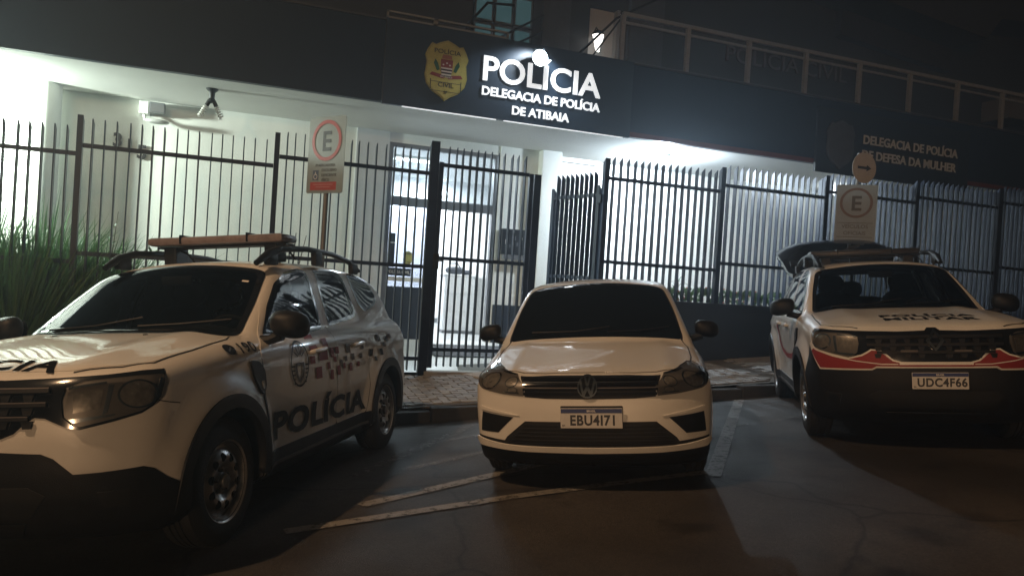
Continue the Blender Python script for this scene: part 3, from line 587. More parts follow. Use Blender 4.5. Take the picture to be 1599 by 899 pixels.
for k, wd in enumerate((.15, .11)): MB().box((-.02 - wd, -.0065, -.328 - .028 * k), (-.02 + wd, -.0058, -.318 - .028 * k)).obj('worn_print', M('worn_red_print', (.40, .20, .18), .5), p_)
t, p_ = parking_sign('grey white parking plate with ringed E reading VEÍCULOS OFICIAIS behind the right car', 8.12, 8.3, .53, .86, 2.90, 3.78, R(-43))
signg = M('ring_faded', (.09, .055, .05), .5); disc_ring(.215, .18, -.006, 0, signg, 'ring', p_, (0, -.002, .17)); flat_text('E', .21, p_, (0, -.004, .065), signk, .025)
flat_text('VEÍCULOS', .055, p_, (0, -.004, -.19), M('sign_ink_faded', (.045, .045, .045), .5)); flat_text('OFICIAIS', .055, p_, (0, -.004, -.285), M('sign_ink_faded', (.045, .045, .045), .5))
for z in (-.115, -.315): MB().box((-.23, -.0045, z - .004), (.23, -.0035, z + .004)).obj('rule', M('sign_ink_faded', (.045, .045, .045), .5), p_)
t = thing('arrow_sign', 'round pale arrow disc on top of the pole of the VEÍCULOS OFICIAIS plate', 'sign', (8.14, 8.22, 3.56), 0)
MB().prism(circ((0, 0), .215, 40), -.004, 0, 'y').obj('disc', M('arrow_disc_paint', (.46, .43, .40), .5, var=.1, vs=7), t)
MB().prism([(-.12, .018), (.04, .018), (.04, .045), (.125, .0), (.04, -.045), (.04, -.018), (-.12, -.018)], -.008, -.0045, 'y').obj('arrow', signk, t)
# ---------------------------------------------------------------- plants
def _leaf(m, tr):   # thin leaves let light through
    nt = m.node_tree; out = nt.nodes['Material Output']; b = nt.nodes['Principled BSDF']; t = nt.nodes.new('ShaderNodeBsdfTranslucent'); mx = nt.nodes.new('ShaderNodeMixShader'); t.inputs[0].default_value = (*tr, 1); mx.inputs[0].default_value = .22
    nt.links.new(b.outputs[0], mx.inputs[1]); nt.links.new(t.outputs[0], mx.inputs[2]); nt.links.new(mx.outputs[0], out.inputs[0]); return m
leafm = [M('grass_blade_%d' % k, c, .5, var=.3, vs=20) for k, c in enumerate(((.05, .12, .045), (.08, .14, .05), (.04, .09, .05)))]
for m_ in leafm: _leaf(m_, (.10, .22, .08))
def blade_clump(label, x, y, z, n, hgt, spread, seed):
    r_ = random.Random(seed); t = thing('grass_clump', label, 'plant', (x, y, z), 0, 'tall grass round the left end of the fence'); bs = [MB(), MB(), MB()]
    for i in range(n):
        a = r_.uniform(0, 2 * math.pi); q = r_.random() ** .6; bx, by = math.cos(a) * q * spread * .45, math.sin(a) * q * spread * .35
        L = hgt * r_.uniform(.45, 1.08) * (1 - .25 * q); lean = q * spread * r_.uniform(.5, 1.2); droop = r_.uniform(.0, .28) * L; wd = r_.uniform(.009, .019); V = []
        ca, sa = math.cos(a), math.sin(a); th = r_.uniform(0, math.pi); dx, dy = math.cos(th) * wd, math.sin(th) * wd
        for k in range(6):
            s = k / 5; px, py, pz = bx + ca * lean * s ** 2, by + sa * lean * .6 * s ** 2, L * s - droop * s ** 3; f = (1 - s) ** .6
            V += [(px - dx * f, py - dy * f, pz), (px + dx * f, py + dy * f, pz)]
        bs[i % 3].raw(V, [(2 * k, 2 * k + 1, 2 * k + 3, 2 * k + 2) for k in range(5)])
    for k in range(3): bs[k].obj('blades', leafm[k], t)
G_ = [('dense tall grass clump at the left edge behind the fence', -3.85, 10.2, .36, 2.05, .95), ('tall feathery grass clump behind the bars left of the first post', -2.9, 10.15, .36, 2.2, 1.05), ('tall grass clump just left of the first fence post', -2.3, 10.2, .36, 2.15, 1.0), ('arching grass clump right of the first fence post', -1.66, 10.05, .36, 1.85, 1.1), ('grass clump growing in front of the low wall at the left edge', -3.25, 9.25, .0, 2.25, 1.05), ('grass clump in front of the bars beside the first post', -2.3, 9.28, .02, 2.15, 1.0)]
for k, (lb, x, y, z, h_, s) in enumerate(G_): blade_clump(lb, x, y, z, 1500, h_, s, 20 + k)
def leafy(label, x, y, z, hgt, n, seed, mat, leaf=.06, rad=.3, name='shrub', group=None):
    r_ = random.Random(seed); t = thing(name, label, 'plant', (x, y, z), 0, group); st = MB(); lv = MB()
    for b in range(n):
        a = r_.uniform(0, 6.28); rr = rad * r_.uniform(.3, 1); top = (math.cos(a) * rr, math.sin(a) * rr * .7, hgt * r_.uniform(.55, 1)); st.tube([(0, 0, 0), (top[0] * .35, top[1] * .35, top[2] * .55), top], [.010, .007, .003], 5)
        for k in range(9):
            s = r_.uniform(.35, 1.05); c = np.array([top[0] * s ** 1.5, top[1] * s ** 1.5, top[2] * s]); u = np.array([r_.uniform(-1, 1), r_.uniform(-1, 1), r_.uniform(-.3, .9)]); u /= np.linalg.norm(u); w_ = np.cross(u, [r_.uniform(-1, 1), r_.uniform(-1, 1), r_.uniform(-1, 1)]); w_ /= max(np.linalg.norm(w_), .01); l_ = leaf * r_.uniform(.6, 1.3)
            lv.raw([c, c + u * l_ * .5 + w_ * l_ * .22, c + u * l_, c + u * l_ * .5 - w_ * l_ * .22], [(0, 1, 2, 3)])
    st.obj('stem', M('plant_stem', (.05, .04, .02), .8), t); lv.obj('leaves', mat, t); return t
leafy('sparse leafy twigs growing over the grass right of the first post', -1.55, 10.0, .4, 1.95, 9, 3, leafm[2], .07, .35)
leafy('low dark bush filling the gap behind the roof of the left car', -.95, 10.4, .4, 1.28, 34, 9, leafm[0], .11, .6)
leafy('low dark bush at the foot of the grass near the left edge', -2.9, 9.95, .4, 1.25, 70, 11, leafm[0], .13, 1.1)
flw = _leaf(M('flower_leaf', (.09, .15, .07), .5, var=.3, vs=20), (.12, .2, .08)); pet = M('flower_petal', (.45, .12, .07), .5)
lv = MB(); pt = MB(); r_ = random.Random(4)
for i in range(2600):
    x, y = r_.uniform(5.0, 17), r_.uniform(9.76, 10.15); hh = r_.uniform(.05, .42); a = r_.uniform(0, 6.28); q = r_.uniform(.02, .06)
    lv.raw([(x, y, 1.29 + hh - .06), (x + q * math.cos(a), y + q * math.sin(a), 1.29 + hh), (x, y, 1.29 + hh + .05), (x - q * math.cos(a), y - q * math.sin(a), 1.29 + hh)], [(0, 1, 2, 3)])
    if i % 9 == 0: pt.ell((x, y - .02, 1.33 + hh), (.018, .018, .014), 6, 4, 2)
fb = lv.obj('flower_bed', flw); fb['kind'] = 'stuff'; pt.obj('flowers', pet, fb)
t = thing('spiky_plant', 'spiky young plant with long narrow leaves rising above the flowers behind the fence', 'plant', (6.36, 10.0, 1.3)); m = MB(); m.tube([(0, 0, 0), (.01, 0, .30), (0, 0, .52)], [.014, .012, .008], 6); m.obj('stem', M('plant_stem', (.05, .04, .02), .8), t); r_ = random.Random(8)
for k in range(16):
    a = r_.uniform(0, 6.28); el = r_.uniform(-.1, 1.2); L = r_.uniform(.18, .32); z0 = r_.uniform(.25, .52); V = []; ca, sa = math.cos(a), math.sin(a)
    for j in range(5):
        s = j / 4; rr = L * s * math.cos(el); z = z0 + L * s * math.sin(el) - .10 * s * s; f = .018 * (1 - s) ** .7 + .001; V += [(ca * rr - sa * f, sa * rr + ca * f, z), (ca * rr + sa * f, sa * rr - ca * f, z)]
    MB().raw(V, [(2 * j, 2 * j + 1, 2 * j + 3, 2 * j + 2) for j in range(4)]).obj('leaf', flw, t)
#FIELDS-BEGIN  (implicit car bodies: local x = right seen from the front, y = back from the nose, z = up)
def crv(pts, sig=0.0, a=None):
    p = np.array(sorted(pts), float); lo, hi = p[0, 0], p[-1, 0]
    n = 400; t = np.linspace(lo, hi, n); v = np.interp(t, p[:, 0], p[:, 1])
    if sig > 0:
        s = sig / (hi - lo) * n; k = np.arange(-int(3 * s) - 1, int(3 * s) + 2); w = np.exp(-.5 * (k / s) ** 2); w /= w.sum()
        m = len(k) // 2
        vp = np.concatenate([v[0] + (v[0] - v[1:m + 1][::-1]), v, v[-1] + (v[-1] - v[-m - 1:-1][::-1])])
        v = np.convolve(vp, w, 'valid')
    return lambda x: np.interp(x, t, v)
def smax(a, b, k): h = np.clip(.5 + .5 * (a - b) / k, 0, 1); return b + (a - b) * h + k * h * (1 - h)
def smin(a, b, k): return -smax(-a, -b, k)
def sstep(a, b, x): t = np.clip((x - a) / (b - a), 0, 1); return t * t * (3 - 2 * t)

class Duster:
    wheels = (.842, 3.515); wr = .343; track = .775; well = .385; cy = .95; wsl = (1.2, 1.15)
    lo = (-1.02, -.06, .16); hi = (1.02, 4.46, 1.74)
    yf = staticmethod(crv([(.18, .26), (.24, .16), (.32, .07), (.42, .02), (.55, 0), (.72, 0), (.84, .02), (.93, .045), (1.0, .085), (1.06, .14), (1.3, .5)], .03))
    S = staticmethod(crv([(.15, .82), (.24, .85), (.4, .868), (.6, .882), (.8, .886), (.95, .882), (1.05, .866), (1.13, .838), (1.25, .78)], .03))
    T = staticmethod(crv([(-.3, .82), (.08, .985), (.2, 1.035), (.5, 1.085), (.9, 1.125), (1.2, 1.145), (2, 1.15), (3.2, 1.17), (4.5, 1.17)], .06))
    yr = staticmethod(crv([(.15, 4.2), (.3, 4.3), (.5, 4.375), (.7, 4.37), (.9, 4.34), (1.2, 4.28)], .04))
    yw = staticmethod(crv([(1.0, .98), (1.15, 1.2), (1.35, 1.5), (1.5, 1.735), (1.6, 1.93), (1.75, 2.25)], .03))
    G = staticmethod(crv([(1.0, .815), (1.12, .79), (1.3, .735), (1.45, .68), (1.58, .615), (1.7, .55)], .03))
    R = staticmethod(crv([(1.0, 1.40), (1.7, 1.565), (2.0, 1.607), (2.4, 1.636), (2.9, 1.645), (3.4, 1.63), (3.8, 1.592), (4.1, 1.54), (4.4, 1.45)], .12))
    gr = staticmethod(crv([(1.0, 4.3), (1.15, 4.27), (1.35, 4.17), (1.5, 4.03), (1.6, 3.9), (1.75, 3.7)], .04))
    @classmethod
    def f(c, P, wells=False):
        x = np.abs(P[:, 0]); y = P[:, 1]; z = P[:, 2]
        xs = x / .88
        front = c.yf(z) + .045 * xs ** 2 + .27 * np.clip(xs, 0, 1.3) ** 4.2 - y
        rear = y - c.yr(z) + .05 * xs ** 2 + .12 * xs ** 5
        S = c.S(z) - .012 * np.exp(-((z - .52) / .1) ** 2) * sstep(1.25, 1.5, y) * (1 - sstep(2.9, 3.15, y))
        S = S - .03 * (1 - sstep(0, .9, y)) - .035 * sstep(3.5, 4.4, y)
        for wy in c.wheels:
            r = np.sqrt((y - wy) ** 2 + (z - .36) ** 2)
            S = S + .040 * (1 - sstep(.43, .60, r)) * (1 - sstep(.86, 1.04, z))
        S = S + .020 * np.exp(-((z - .93) / .06) ** 2) * (sstep(2.6, 3.3, y))
        top = z - (c.T(y) - .045 * xs ** 2 - .03 * xs ** 6 + .014 * np.exp(-((x - .50) / .10) ** 2) * (1 - sstep(1.2, 1.4, y)) * sstep(.1, .4, y))
        low = smax(x - S, top, .10)
        low = smax(low, smax(front, rear, .02), .07)
        low = smax(low, .205 + .05 * sstep(.86, .98, xs) - z, .05)
        gx = x / .75
        ws = (c.yw(z) + .17 * gx ** 2 - y) * .62
        roof = z - (c.R(y) - .03 * (x / .6) ** 2 - .03 * (x / .6) ** 4)
        gre = (y - c.gr(z) + .10 * gx ** 2) * .8
        side = (x - (c.G(z) - .05 * sstep(3.0, 4.2, y))) * .95
        gh = smax(smax(ws, roof, .05), gre, .06)
        gh = smax(gh, side, .075)
        gh = np.maximum(gh, .6 - z)
        b = smin(low, gh, .035)
        if wells:
            for wy in c.wheels:
                r = np.sqrt((y - wy) ** 2 + (z - .36) ** 2)
                b = np.maximum(b, -np.maximum(r - c.well, .56 - x))
        return b

class Gol:
    wheels = (.80, 3.267); wr = .302; track = .715; well = .335; cy = .85; wsl = (.95, .95)
    lo = (-.92, -.06, .12); hi = (.92, 3.96, 1.56)
    yf = staticmethod(crv([(.14, .16), (.19, .07), (.25, .025), (.34, .0), (.46, 0), (.56, .008), (.62, .02), (.70, .04), (.76, .07), (.81, .12), (.86, .2), (1.0, .5)], .02))
    S = staticmethod(crv([(.12, .76), (.2, .785), (.35, .808), (.55, .822), (.7, .824), (.82, .812), (.9, .79), (.98, .755), (1.1, .70)], .03))
    T = staticmethod(crv([(-.3, .62), (.05, .748), (.15, .787), (.3, .825), (.6, .885), (.9, .945), (1.1, .965), (2, .97), (3, .99), (4, 1.0)], .06))
    yr = staticmethod(crv([(.1, 3.75), (.25, 3.84), (.5, 3.89), (.7, 3.88), (.9, 3.83), (1.1, 3.75)], .04))
    yw = staticmethod(crv([(.8, .68), (.94, .92), (1.1, 1.16), (1.25, 1.395), (1.38, 1.63), (1.5, 1.9)], .03))
    G = staticmethod(crv([(.8, .785), (.95, .755), (1.1, .705), (1.25, .655), (1.40, .607), (1.5, .56)], .03))
    R = staticmethod(crv([(1.0, 1.26), (1.5, 1.39), (1.75, 1.435), (2.1, 1.47), (2.5, 1.482), (2.9, 1.468), (3.3, 1.42), (3.6, 1.35), (4, 1.2)], .12))
    gr = staticmethod(crv([(.8, 3.84), (.98, 3.8), (1.15, 3.68), (1.3, 3.5), (1.4, 3.36), (1.55, 3.1)], .04))
    @classmethod
    def f(c, P, wells=False):
        x = np.abs(P[:, 0]); y = P[:, 1]; z = P[:, 2]
        xs = x / .82
        front = c.yf(z) + .06 * xs ** 2 + .22 * np.clip(xs, 0, 1.3) ** 4.5 - y
        rear = y - c.yr(z) + .05 * xs ** 2 + .1 * xs ** 5
        S = c.S(z) - .02 * (1 - sstep(0, .8, y)) - .03 * sstep(3.0, 3.9, y)
        for wy in c.wheels:
            r = np.sqrt((y - wy) ** 2 + (z - .31) ** 2)
            S = S + .018 * (1 - sstep(.35, .52, r)) * (1 - sstep(.72, .86, z))
        S = S + .012 * np.exp(-((z - .80) / .04) ** 2) * sstep(.7, 1.0, y)
        top = z - (c.T(y) - .04 * xs ** 2 - .05 * xs ** 6 + .010 * np.exp(-((x - .52) / .07) ** 2) * (1 - sstep(.95, 1.1, y)) * sstep(.05, .3, y))
        low = smax(x - S, top, .085)
        low = smax(low, smax(front, rear, .02), .06)
        low = smax(low, .16 - z, .05)
        gx = x / .7
        ws = (c.yw(z) + .15 * gx ** 2 - y) * .62
        roof = z - (c.R(y) - .035 * (x / .6) ** 2 - .02 * (x / .6) ** 4)
        gre = (y - c.gr(z) + .10 * gx ** 2) * .8
        side = (x - (c.G(z) - .05 * sstep(2.6, 3.7, y))) * .93
        gh = smax(smax(ws, roof, .05), gre, .06)
        gh = smax(gh, side, .06)
        gh = np.maximum(gh, .5 - z)
        b = smin(low, gh, .03)
        if wells:
            for wy in c.wheels:
                r = np.sqrt((y - wy) ** 2 + (z - .31) ** 2)
                b = np.maximum(b, -np.maximum(r - c.well, .48 - x))
        return b

def surfnet(f, lo, hi, h):
    ax = [np.arange(lo[i], hi[i] + h, h) for i in range(3)]
    n = [len(a) for a in ax]
    X, Y, Z = np.meshgrid(*ax, indexing='ij')
    P = np.stack([X.ravel(), Y.ravel(), Z.ravel()], 1)
    F = np.concatenate([f(P[i:i + 400000]) for i in range(0, len(P), 400000)]).reshape(n)
    m = [k - 1 for k in n]
    acc = np.zeros(m + [3]); cnt = np.zeros(m)
    sl = lambda d: tuple(slice(d[i], d[i] + m[i]) for i in range(3))
    base = np.stack(np.meshgrid(*[a[:-1] for a in ax], indexing='ij'), -1)
    cs = [(i, j, k) for i in (0, 1) for j in (0, 1) for k in (0, 1)]
    for a in cs:
        for b in cs:
            d = [b[i] - a[i] for i in range(3)]
            if sum(d) == 1 and min(d) == 0:
                A, B = F[sl(a)], F[sl(b)]; mk = (A < 0) != (B < 0)
                t = np.where(mk, A / np.where(mk, A - B, 1), 0)
                for i in range(3): acc[..., i] += np.where(mk, base[..., i] + h * (a[i] + t * d[i]), 0)
                cnt += mk
    on = cnt > 0; idx = -np.ones(m, int); idx[on] = np.arange(on.sum())
    V = acc[on] / cnt[on][:, None]
    quads = []
    for d in range(3):
        e1, e2 = (d + 1) % 3, (d + 2) % 3
        s0 = [slice(1, m[i]) for i in range(3)]; s1 = list(s0); s0[d] = slice(0, m[d]); s1[d] = slice(1, m[d] + 1)
        A, B = F[tuple(s0)], F[tuple(s1)]; mk = (A < 0) != (B < 0)
        ii = np.argwhere(mk)
        org = ii.copy(); org[:, e1] += 1; org[:, e2] += 1
        def cell(o1, o2):
            q = org.copy(); q[:, e1] -= o1; q[:, e2] -= o2; return idx[q[:, 0], q[:, 1], q[:, 2]]
        q = np.stack([cell(1, 1), cell(0, 1), cell(0, 0), cell(1, 0)], 1)
        flip = (A < 0)[mk]
        q[~flip] = q[~flip][:, ::-1]; quads.append(q)
    return V, np.concatenate(quads)
def grad(f, P, e=2e-3):
    g = np.stack([f(P + d) - f(P - d) for d in np.eye(3) * e], 1) / (2 * e)
    return g
def nrm(g): return g / np.maximum(np.linalg.norm(g, axis=1, keepdims=True), 1e-9)
def newton(f, V, n=3):
    for _ in range(n):
        g = grad(f, V); V = V - np.clip(f(V), -.02, .02)[:, None] * g / np.maximum((g * g).sum(1), .2)[:, None]
    return V
def rays(car, proj, uv):
    u, v = uv[:, 0], uv[:, 1]; o = np.zeros((len(u), 3)); d = np.zeros((len(u), 3)); L = 2.2
    if proj == 'front': o[:, 0] = u; o[:, 1] = -.4; o[:, 2] = v; d[:, 1] = 1
    elif proj in ('side', 'sideL'):
        s = 1 if proj == 'side' else -1
        o[:, 0] = s * 1.3; o[:, 1] = u; o[:, 2] = v; d[:, 0] = -s; L = 1.25
    elif proj == 'top': o[:, 0] = u; o[:, 1] = v; o[:, 2] = 2.2; d[:, 2] = -1; L = 2.0
    elif proj == 'rear': o[:, 0] = u; o[:, 1] = 5; o[:, 2] = v; d[:, 1] = -1
    elif proj in ('fend', 'fendL'):      # square on to the rounded top of the front wing
        s = 1 if proj == 'fend' else -1
        o[:, 0] = s * (.85 - .7 * (v - 1.03) + .5 * .7); o[:, 1] = u; o[:, 2] = 1.03 + .71 * (v - 1.03) + .5 * .71; d[:, 0] = -s * .7; d[:, 2] = -.71; L = .9
    elif proj == 'ws':      # square on to the slanted windscreen, v = height on its plane
        o[:, 0] = u; o[:, 1] = car.wsl[0] + (v - car.wsl[1]) * 1.62; o[:, 2] = v; d[:, 1] = .52; d[:, 2] = -.854; o -= d * .5; L = 1.2
    elif proj == 'wrap':
        a = np.radians(u); o[:, 0] = np.sin(a) * 2.2; o[:, 1] = car.cy - np.cos(a) * 2.2; o[:, 2] = v
        d[:, 0] = -np.sin(a); d[:, 1] = np.cos(a); L = 2.15
    return o, d, L
def cast(f, o, d, L, N=90):
    t0 = np.full(len(o), np.nan); t1 = np.full(len(o), np.nan); prev = f(o); done = np.zeros(len(o), bool)
    for i in range(1, N + 1):
        t = L * i / N; cur = f(o + d * t); hit = (~done) & (prev > 0) & (cur <= 0)
        t0[hit] = L * (i - 1) / N; t1[hit] = t; done |= hit; prev = cur
    ok = done; a, b = np.where(ok, t0, 0), np.where(ok, t1, 0)
    for _ in range(14):
        mth = (a + b) / 2; c = f(o + d * mth[:, None]) > 0; a = np.where(c, mth, a); b = np.where(c, b, mth)
    return o + d * ((a + b) / 2)[:, None], ok
#FIELDS-END
# ---------------------------------------------------------------- car kit
CACHE = {}
def conform(name, car, proj, shape, off, mat, thick=0., res=.035):
    """lay a flat shape (V2, faces) onto the car body, off metres proud, with turned-in edges"""
    V, Fc = shape
    W, Q = gridcut(V, Fc, res * (50 if proj == 'wrap' else 1), res)
    o, d, L = rays(car, proj, W); P, ok = cast(car.f, o, d, L)
    N = nrm(grad(car.f, P)); P = P + N * off
    Q = [q for q in Q if all(ok[i] for i in q)]
    if proj in ('side', 'front', 'rear', 'sideL', 'top', 'wrap'):
        Q2 = []
        for q in Q:
            a, b, c = P[q[0]], P[q[1]], P[q[2]]
            Q2.append(q if np.dot(np.cross(b - a, c - a), N[q[0]]) > 0 else q[::-1])
        Q = Q2
    if thick:
        ed = {}
        for q in Q:
            for a, b in zip(q, q[1:] + q[:1]): ed[(a, b)] = 1
        bd = [(a, b) for a, b in ed if (b, a) not in ed]; n = len(P); ring = sorted({i for e in bd for i in e}); mp = {v: n + k for k, v in enumerate(ring)}
        # turned-in edge: its own vertices so the rim stays crisp
        top = {v: n + len(ring) + k for k, v in enumerate(ring)}
        P = np.concatenate([P, P[ring] - N[ring] * thick, P[ring]]); 
        cen = np.zeros((len(ring), 3))
        for a, b in bd:
            t = P[b] - P[a]; s_ = np.cross(t, N[a]); s_ /= max(np.linalg.norm(s_), 1e-9)
            for v in (a, b): cen[ring.index(v)] += s_
        cen = nrm(cen); N = np.concatenate([N, cen, nrm(cen + .6 * N[ring])])
        Q = Q + [[top[a], mp[a], mp[b], top[b]] for a, b in bd]
    used = sorted({i for q in Q for i in q}); mp = {v: k for k, v in enumerate(used)}
    return mesh_np(name, P[used], [[mp[i] for i in q] for q in Q], mat, N[used])
def on(name, key, parent, car, proj, shape, off, mat, thick=0., res=.035, **props):
    k = (car.__name__, key)
    if k not in CACHE: CACHE[k] = conform(name, car, proj, shape, off, mat, thick, res)
    return add(name, CACHE[k], parent, **props)
def shared(name, key, parent, fn, **kw):
    if key not in CACHE: CACHE[key] = fn()
    return add(name, CACHE[key], parent, **kw)
def inside(poly, u, v):
    r = np.zeros(len(u), bool); n = len(poly)
    for i in range(n):
        (x0, y0), (x1, y1) = poly[i - 1], poly[i]
        c = (y0 > v) != (y1 > v); r ^= c & (u < (x1 - x0) * (v - y0) / (y1 - y0 + 1e-12) + x0)
    return r
_SHELL = {}
def car_shell(car, h):
    if car.__name__ not in _SHELL:
        f = lambda P: car.f(P, True)
        V, Q = surfnet(f, car.lo, car.hi, h); V = newton(f, V, 3); _SHELL[car.__name__] = (V, Q, nrm(grad(f, V)))
    return _SHELL[car.__name__]
def car_body(car, h, openings=None, lining=False):
    """outer skin with the window openings cut out, or the dark lining behind it"""
    V, Q, N = car_shell(car, h); c = V[Q].mean(1); n = N[Q].mean(1); cut = np.zeros(len(Q), bool)
    if openings:
        y0, z0 = car.wsl; v = (c[:, 1] - y0 + z0 * 1.62 + .609 * c[:, 2]) / 2.229
        cut |= inside(openings['ws'], c[:, 0], v) & (c[:, 1] < 2.15) & (c[:, 2] > 1.08) & (n[:, 1] < 0)
        for w_ in openings['side']: cut |= inside(w_, c[:, 1], c[:, 2]) & (np.abs(n[:, 0]) > .4)
        if openings.get('rear'): cut |= (c[:, 1] > 3.86) & (c[:, 2] > .80) & (c[:, 2] < 1.56) & (np.abs(c[:, 0]) < .60) & (n[:, 1] > .2)
    if lining:
        keep = ~cut & (c[:, 2] > .75) & (c[:, 1] > 1.0) & (c[:, 1] < 4.3)
        return mesh_np('cabin_lining', V - N * .03, Q[keep][:, ::-1], interior, -N)
    Qk = Q[~cut]; c = c[~cut]
    me = mesh_np('body', V, Qk, paint, N); me.materials.append(blackp)
    dark = c[:, 2] < car.lo[2] + .085
    for wy in car.wheels: dark |= (np.hypot(c[:, 1] - wy, c[:, 2] - .36 + .05 * (car is Gol)) < car.well + .012) & (np.abs(c[:, 0]) > .45)
    me.polygons.foreach_set('material_index', dark.astype(np.int32)); return me
def car_empty(label, x, y, head, sink=0.):
    n = np.array([-SX, -SY, 1.]); n /= np.linalg.norm(n)
    b = np.array([math.sin(head), math.cos(head), 0.]); b[2] = SX * b[0] + SY * b[1]; b /= np.linalg.norm(b); r = np.cross(b, n)
    o = bpy.data.objects.new('police_car', None); C.objects.link(o)
    o.matrix_world = Matrix(((r[0], b[0], n[0], x), (r[1], b[1], n[1], y), (r[2], b[2], n[2], road_z(x, y) - sink), (0, 0, 0, 1)))
    o['label'] = label; o['category'] = 'car'
    return o
def wheel_meshes(key, r, wd, rim_r, holes, hub):
    """tyre, dished steel disc with round vents, dark drum behind"""
    t = MB(); s = rim_r
    prof = [(-wd / 2 + .012, s), (-wd / 2, s + .02), (-wd / 2 + .004, r - .045), (-wd / 2 + .025, r - .008), (-wd / 2 + .05, r)]
    for g in (-.032, 0, .032): prof += [(g - .006, r), (g - .004, r - .009), (g + .004, r - .009), (g + .006, r)]
    prof += [(wd / 2 - .05, r), (wd / 2 - .025, r - .008), (wd / 2 - .004, r - .045), (wd / 2, s + .02), (wd / 2 - .012, s)]
    t.lathe(prof, 48)
    tyre = t.mesh('tyre', rubber, True)
    V, Fc = poly2d([circ((0, 0), s - .028, 64)] + [circ(((s * .63) * math.cos(a), (s * .63) * math.sin(a)), s * .115, 14)[::-1] for a in [2 * math.pi * k / holes for k in range(holes)]])
    V, Fc = gridcut(V, Fc, s / 9, s / 9); q = np.hypot(V[:, 0], V[:, 1]) / s
    dish = np.interp(q, [0, .18, .24, .34, .48, .63, .78, .88, 1], [.055, .055, .035, .03, .06, .068, .05, .03, .03]) - .03
    m = MB(); m.raw([(wd / 2 - .045 + dh, u, v) for (u, v), dh in zip(V, dish)], Fc)
    m.lathe([(wd / 2 - .045, s - .03), (wd / 2 - .05, s - .012), (wd / 2 - .02, s - .004), (wd / 2 - .004, s + .008), (wd / 2 - .002, s + .014), (wd / 2 - .012, s + .018)], 56)
    m.lathe([(wd / 2 - .06, s - .028), (-wd / 2, s - .01)], 40)
    rim = m.mesh('rim', steel, True)
    m = MB(); m.lathe([(wd / 2 - .075, .0001), (wd / 2 - .075, s - .03), (-wd / 2, s - .02)], 32)
    drum = m.mesh('brake_drum', blackp, True)
    m = MB(); m.lathe([(wd / 2 - .0, .0001), (wd / 2 - .002, hub * .8), (wd / 2 - .02, hub)], 20)
    for k in range(5):
        a = 2 * math.pi * k / 5; m.lathe([(wd / 2 - .015, .0001), (wd / 2 - .016, .010), (wd / 2 - .05, .012)], 8, c=(0, .058 * math.cos(a), .058 * math.sin(a)))
    cap = m.mesh('hub_cap', M('hub_cap_silver', (.20, .20, .19), .35, metal=.6), True)
    return tyre, rim, drum, cap
def wheels(car, root, wd, rim_r, holes, steer=0.):
    key = car.__name__ + 'wheel'
    if key not in CACHE: CACHE[key] = wheel_meshes(key, car.wr, wd, rim_r, holes, .045)
    ty, ri, dr, ca = CACHE[key]
    for wy in car.wheels:
        for s in (1, -1):
            w_ = add('wheel', ty, root, loc=(s * car.track, wy, car.wr), rot=(R(17 * wy + 9 * s), 0, (0 if s > 0 else math.pi) + (steer if wy < 2 else 0)))
            add('rim', ri, w_); add('brake_drum', dr, w_); add('hub_cap', ca, w_)
# ---------------------------------------------------------------- the three parked cars
def sym(half): return half + [(-u, v) for u, v in half[::-1] if abs(u) > 1e-6]
def place2(V, cu, cv, flip=False): W = V.copy(); W[:, 0] = (-W[:, 0] if flip else W[:, 0]) + cu; W[:, 1] += cv; return W
def stext(txt, cu, cv, h, bold=.0, sx=1., flip=False, shear=0., rot=0.):
    V, Fc = text2d(txt, h, bold, 'CENTER', shear, sx); V = V - np.array([0, h / 2])
    if rot: c, s = math.cos(rot), math.sin(rot); V = V @ np.array([[c, s], [-s, c]])
    return place2(V, cu, cv, flip), Fc
lensm = _clear(M('lamp_lens', (.9, .9, .9), .03), (.93, .93, .92), 1.28)
lampbase = M('lamp_housing', (.13, .122, .115), .35, metal=.2)
bowl = M('lamp_reflector', (.20, .19, .175), .25, metal=.35, var=.35, vs=38)
mattink = M('matt_black_vinyl', (.010, .010, .011), 1., spec=0.)
amber = M('amber_lens', (.35, .12, .02), .2, coat=.4)
redbar = M('red_light_bar_plastic', (.21, .175, .18), .3, coat=.3, var=.25, vs=14)
greybar = M('grey_light_bar_plastic', (.03, .028, .030), .3, coat=.3, var=.2, vs=14)
platem = M('plate_white', (.62, .61, .60), .4, var=.06, vs=20)
platebl = M('plate_blue', (.02, .04, .16), .4)
platetx = M('plate_ink', (.03, .03, .035), .5)
cabin_glass = _clear(M('tinted_car_glass', (.4, .42, .42), .03), (.50, .54, .54), 1.5)
interior = M('car_interior', (.02, .02, .022), .8, var=.2)
def plate(root, txt, x, y, z, tilt=0.):
    p_ = MB().rbox((-.2, -.004, -.065), (.2, .004, .065), .004).obj('licence_plate', platem, root); p_.location = (x, y, z); p_.rotation_euler = (tilt, 0, 0)
    MB().box((-.197, -.0055, .034), (.197, -.0042, .062)).obj('plate_band', platebl, p_)
    t = text_solid('BRASIL', .014, .001, .02).obj('plate_lettering', whitev, p_); t.location = (0, -.0055, .041)
    t = text_solid(txt, .066, .0015, .03, 'CENTER', .88).obj('plate_lettering', platetx, p_); t.location = (.012, -.0042, -.043)
    t = text_solid('BR', .012, .001, .01).obj('plate_lettering', platetx, p_); t.location = (-.18, -.0042, -.052)
    return p_
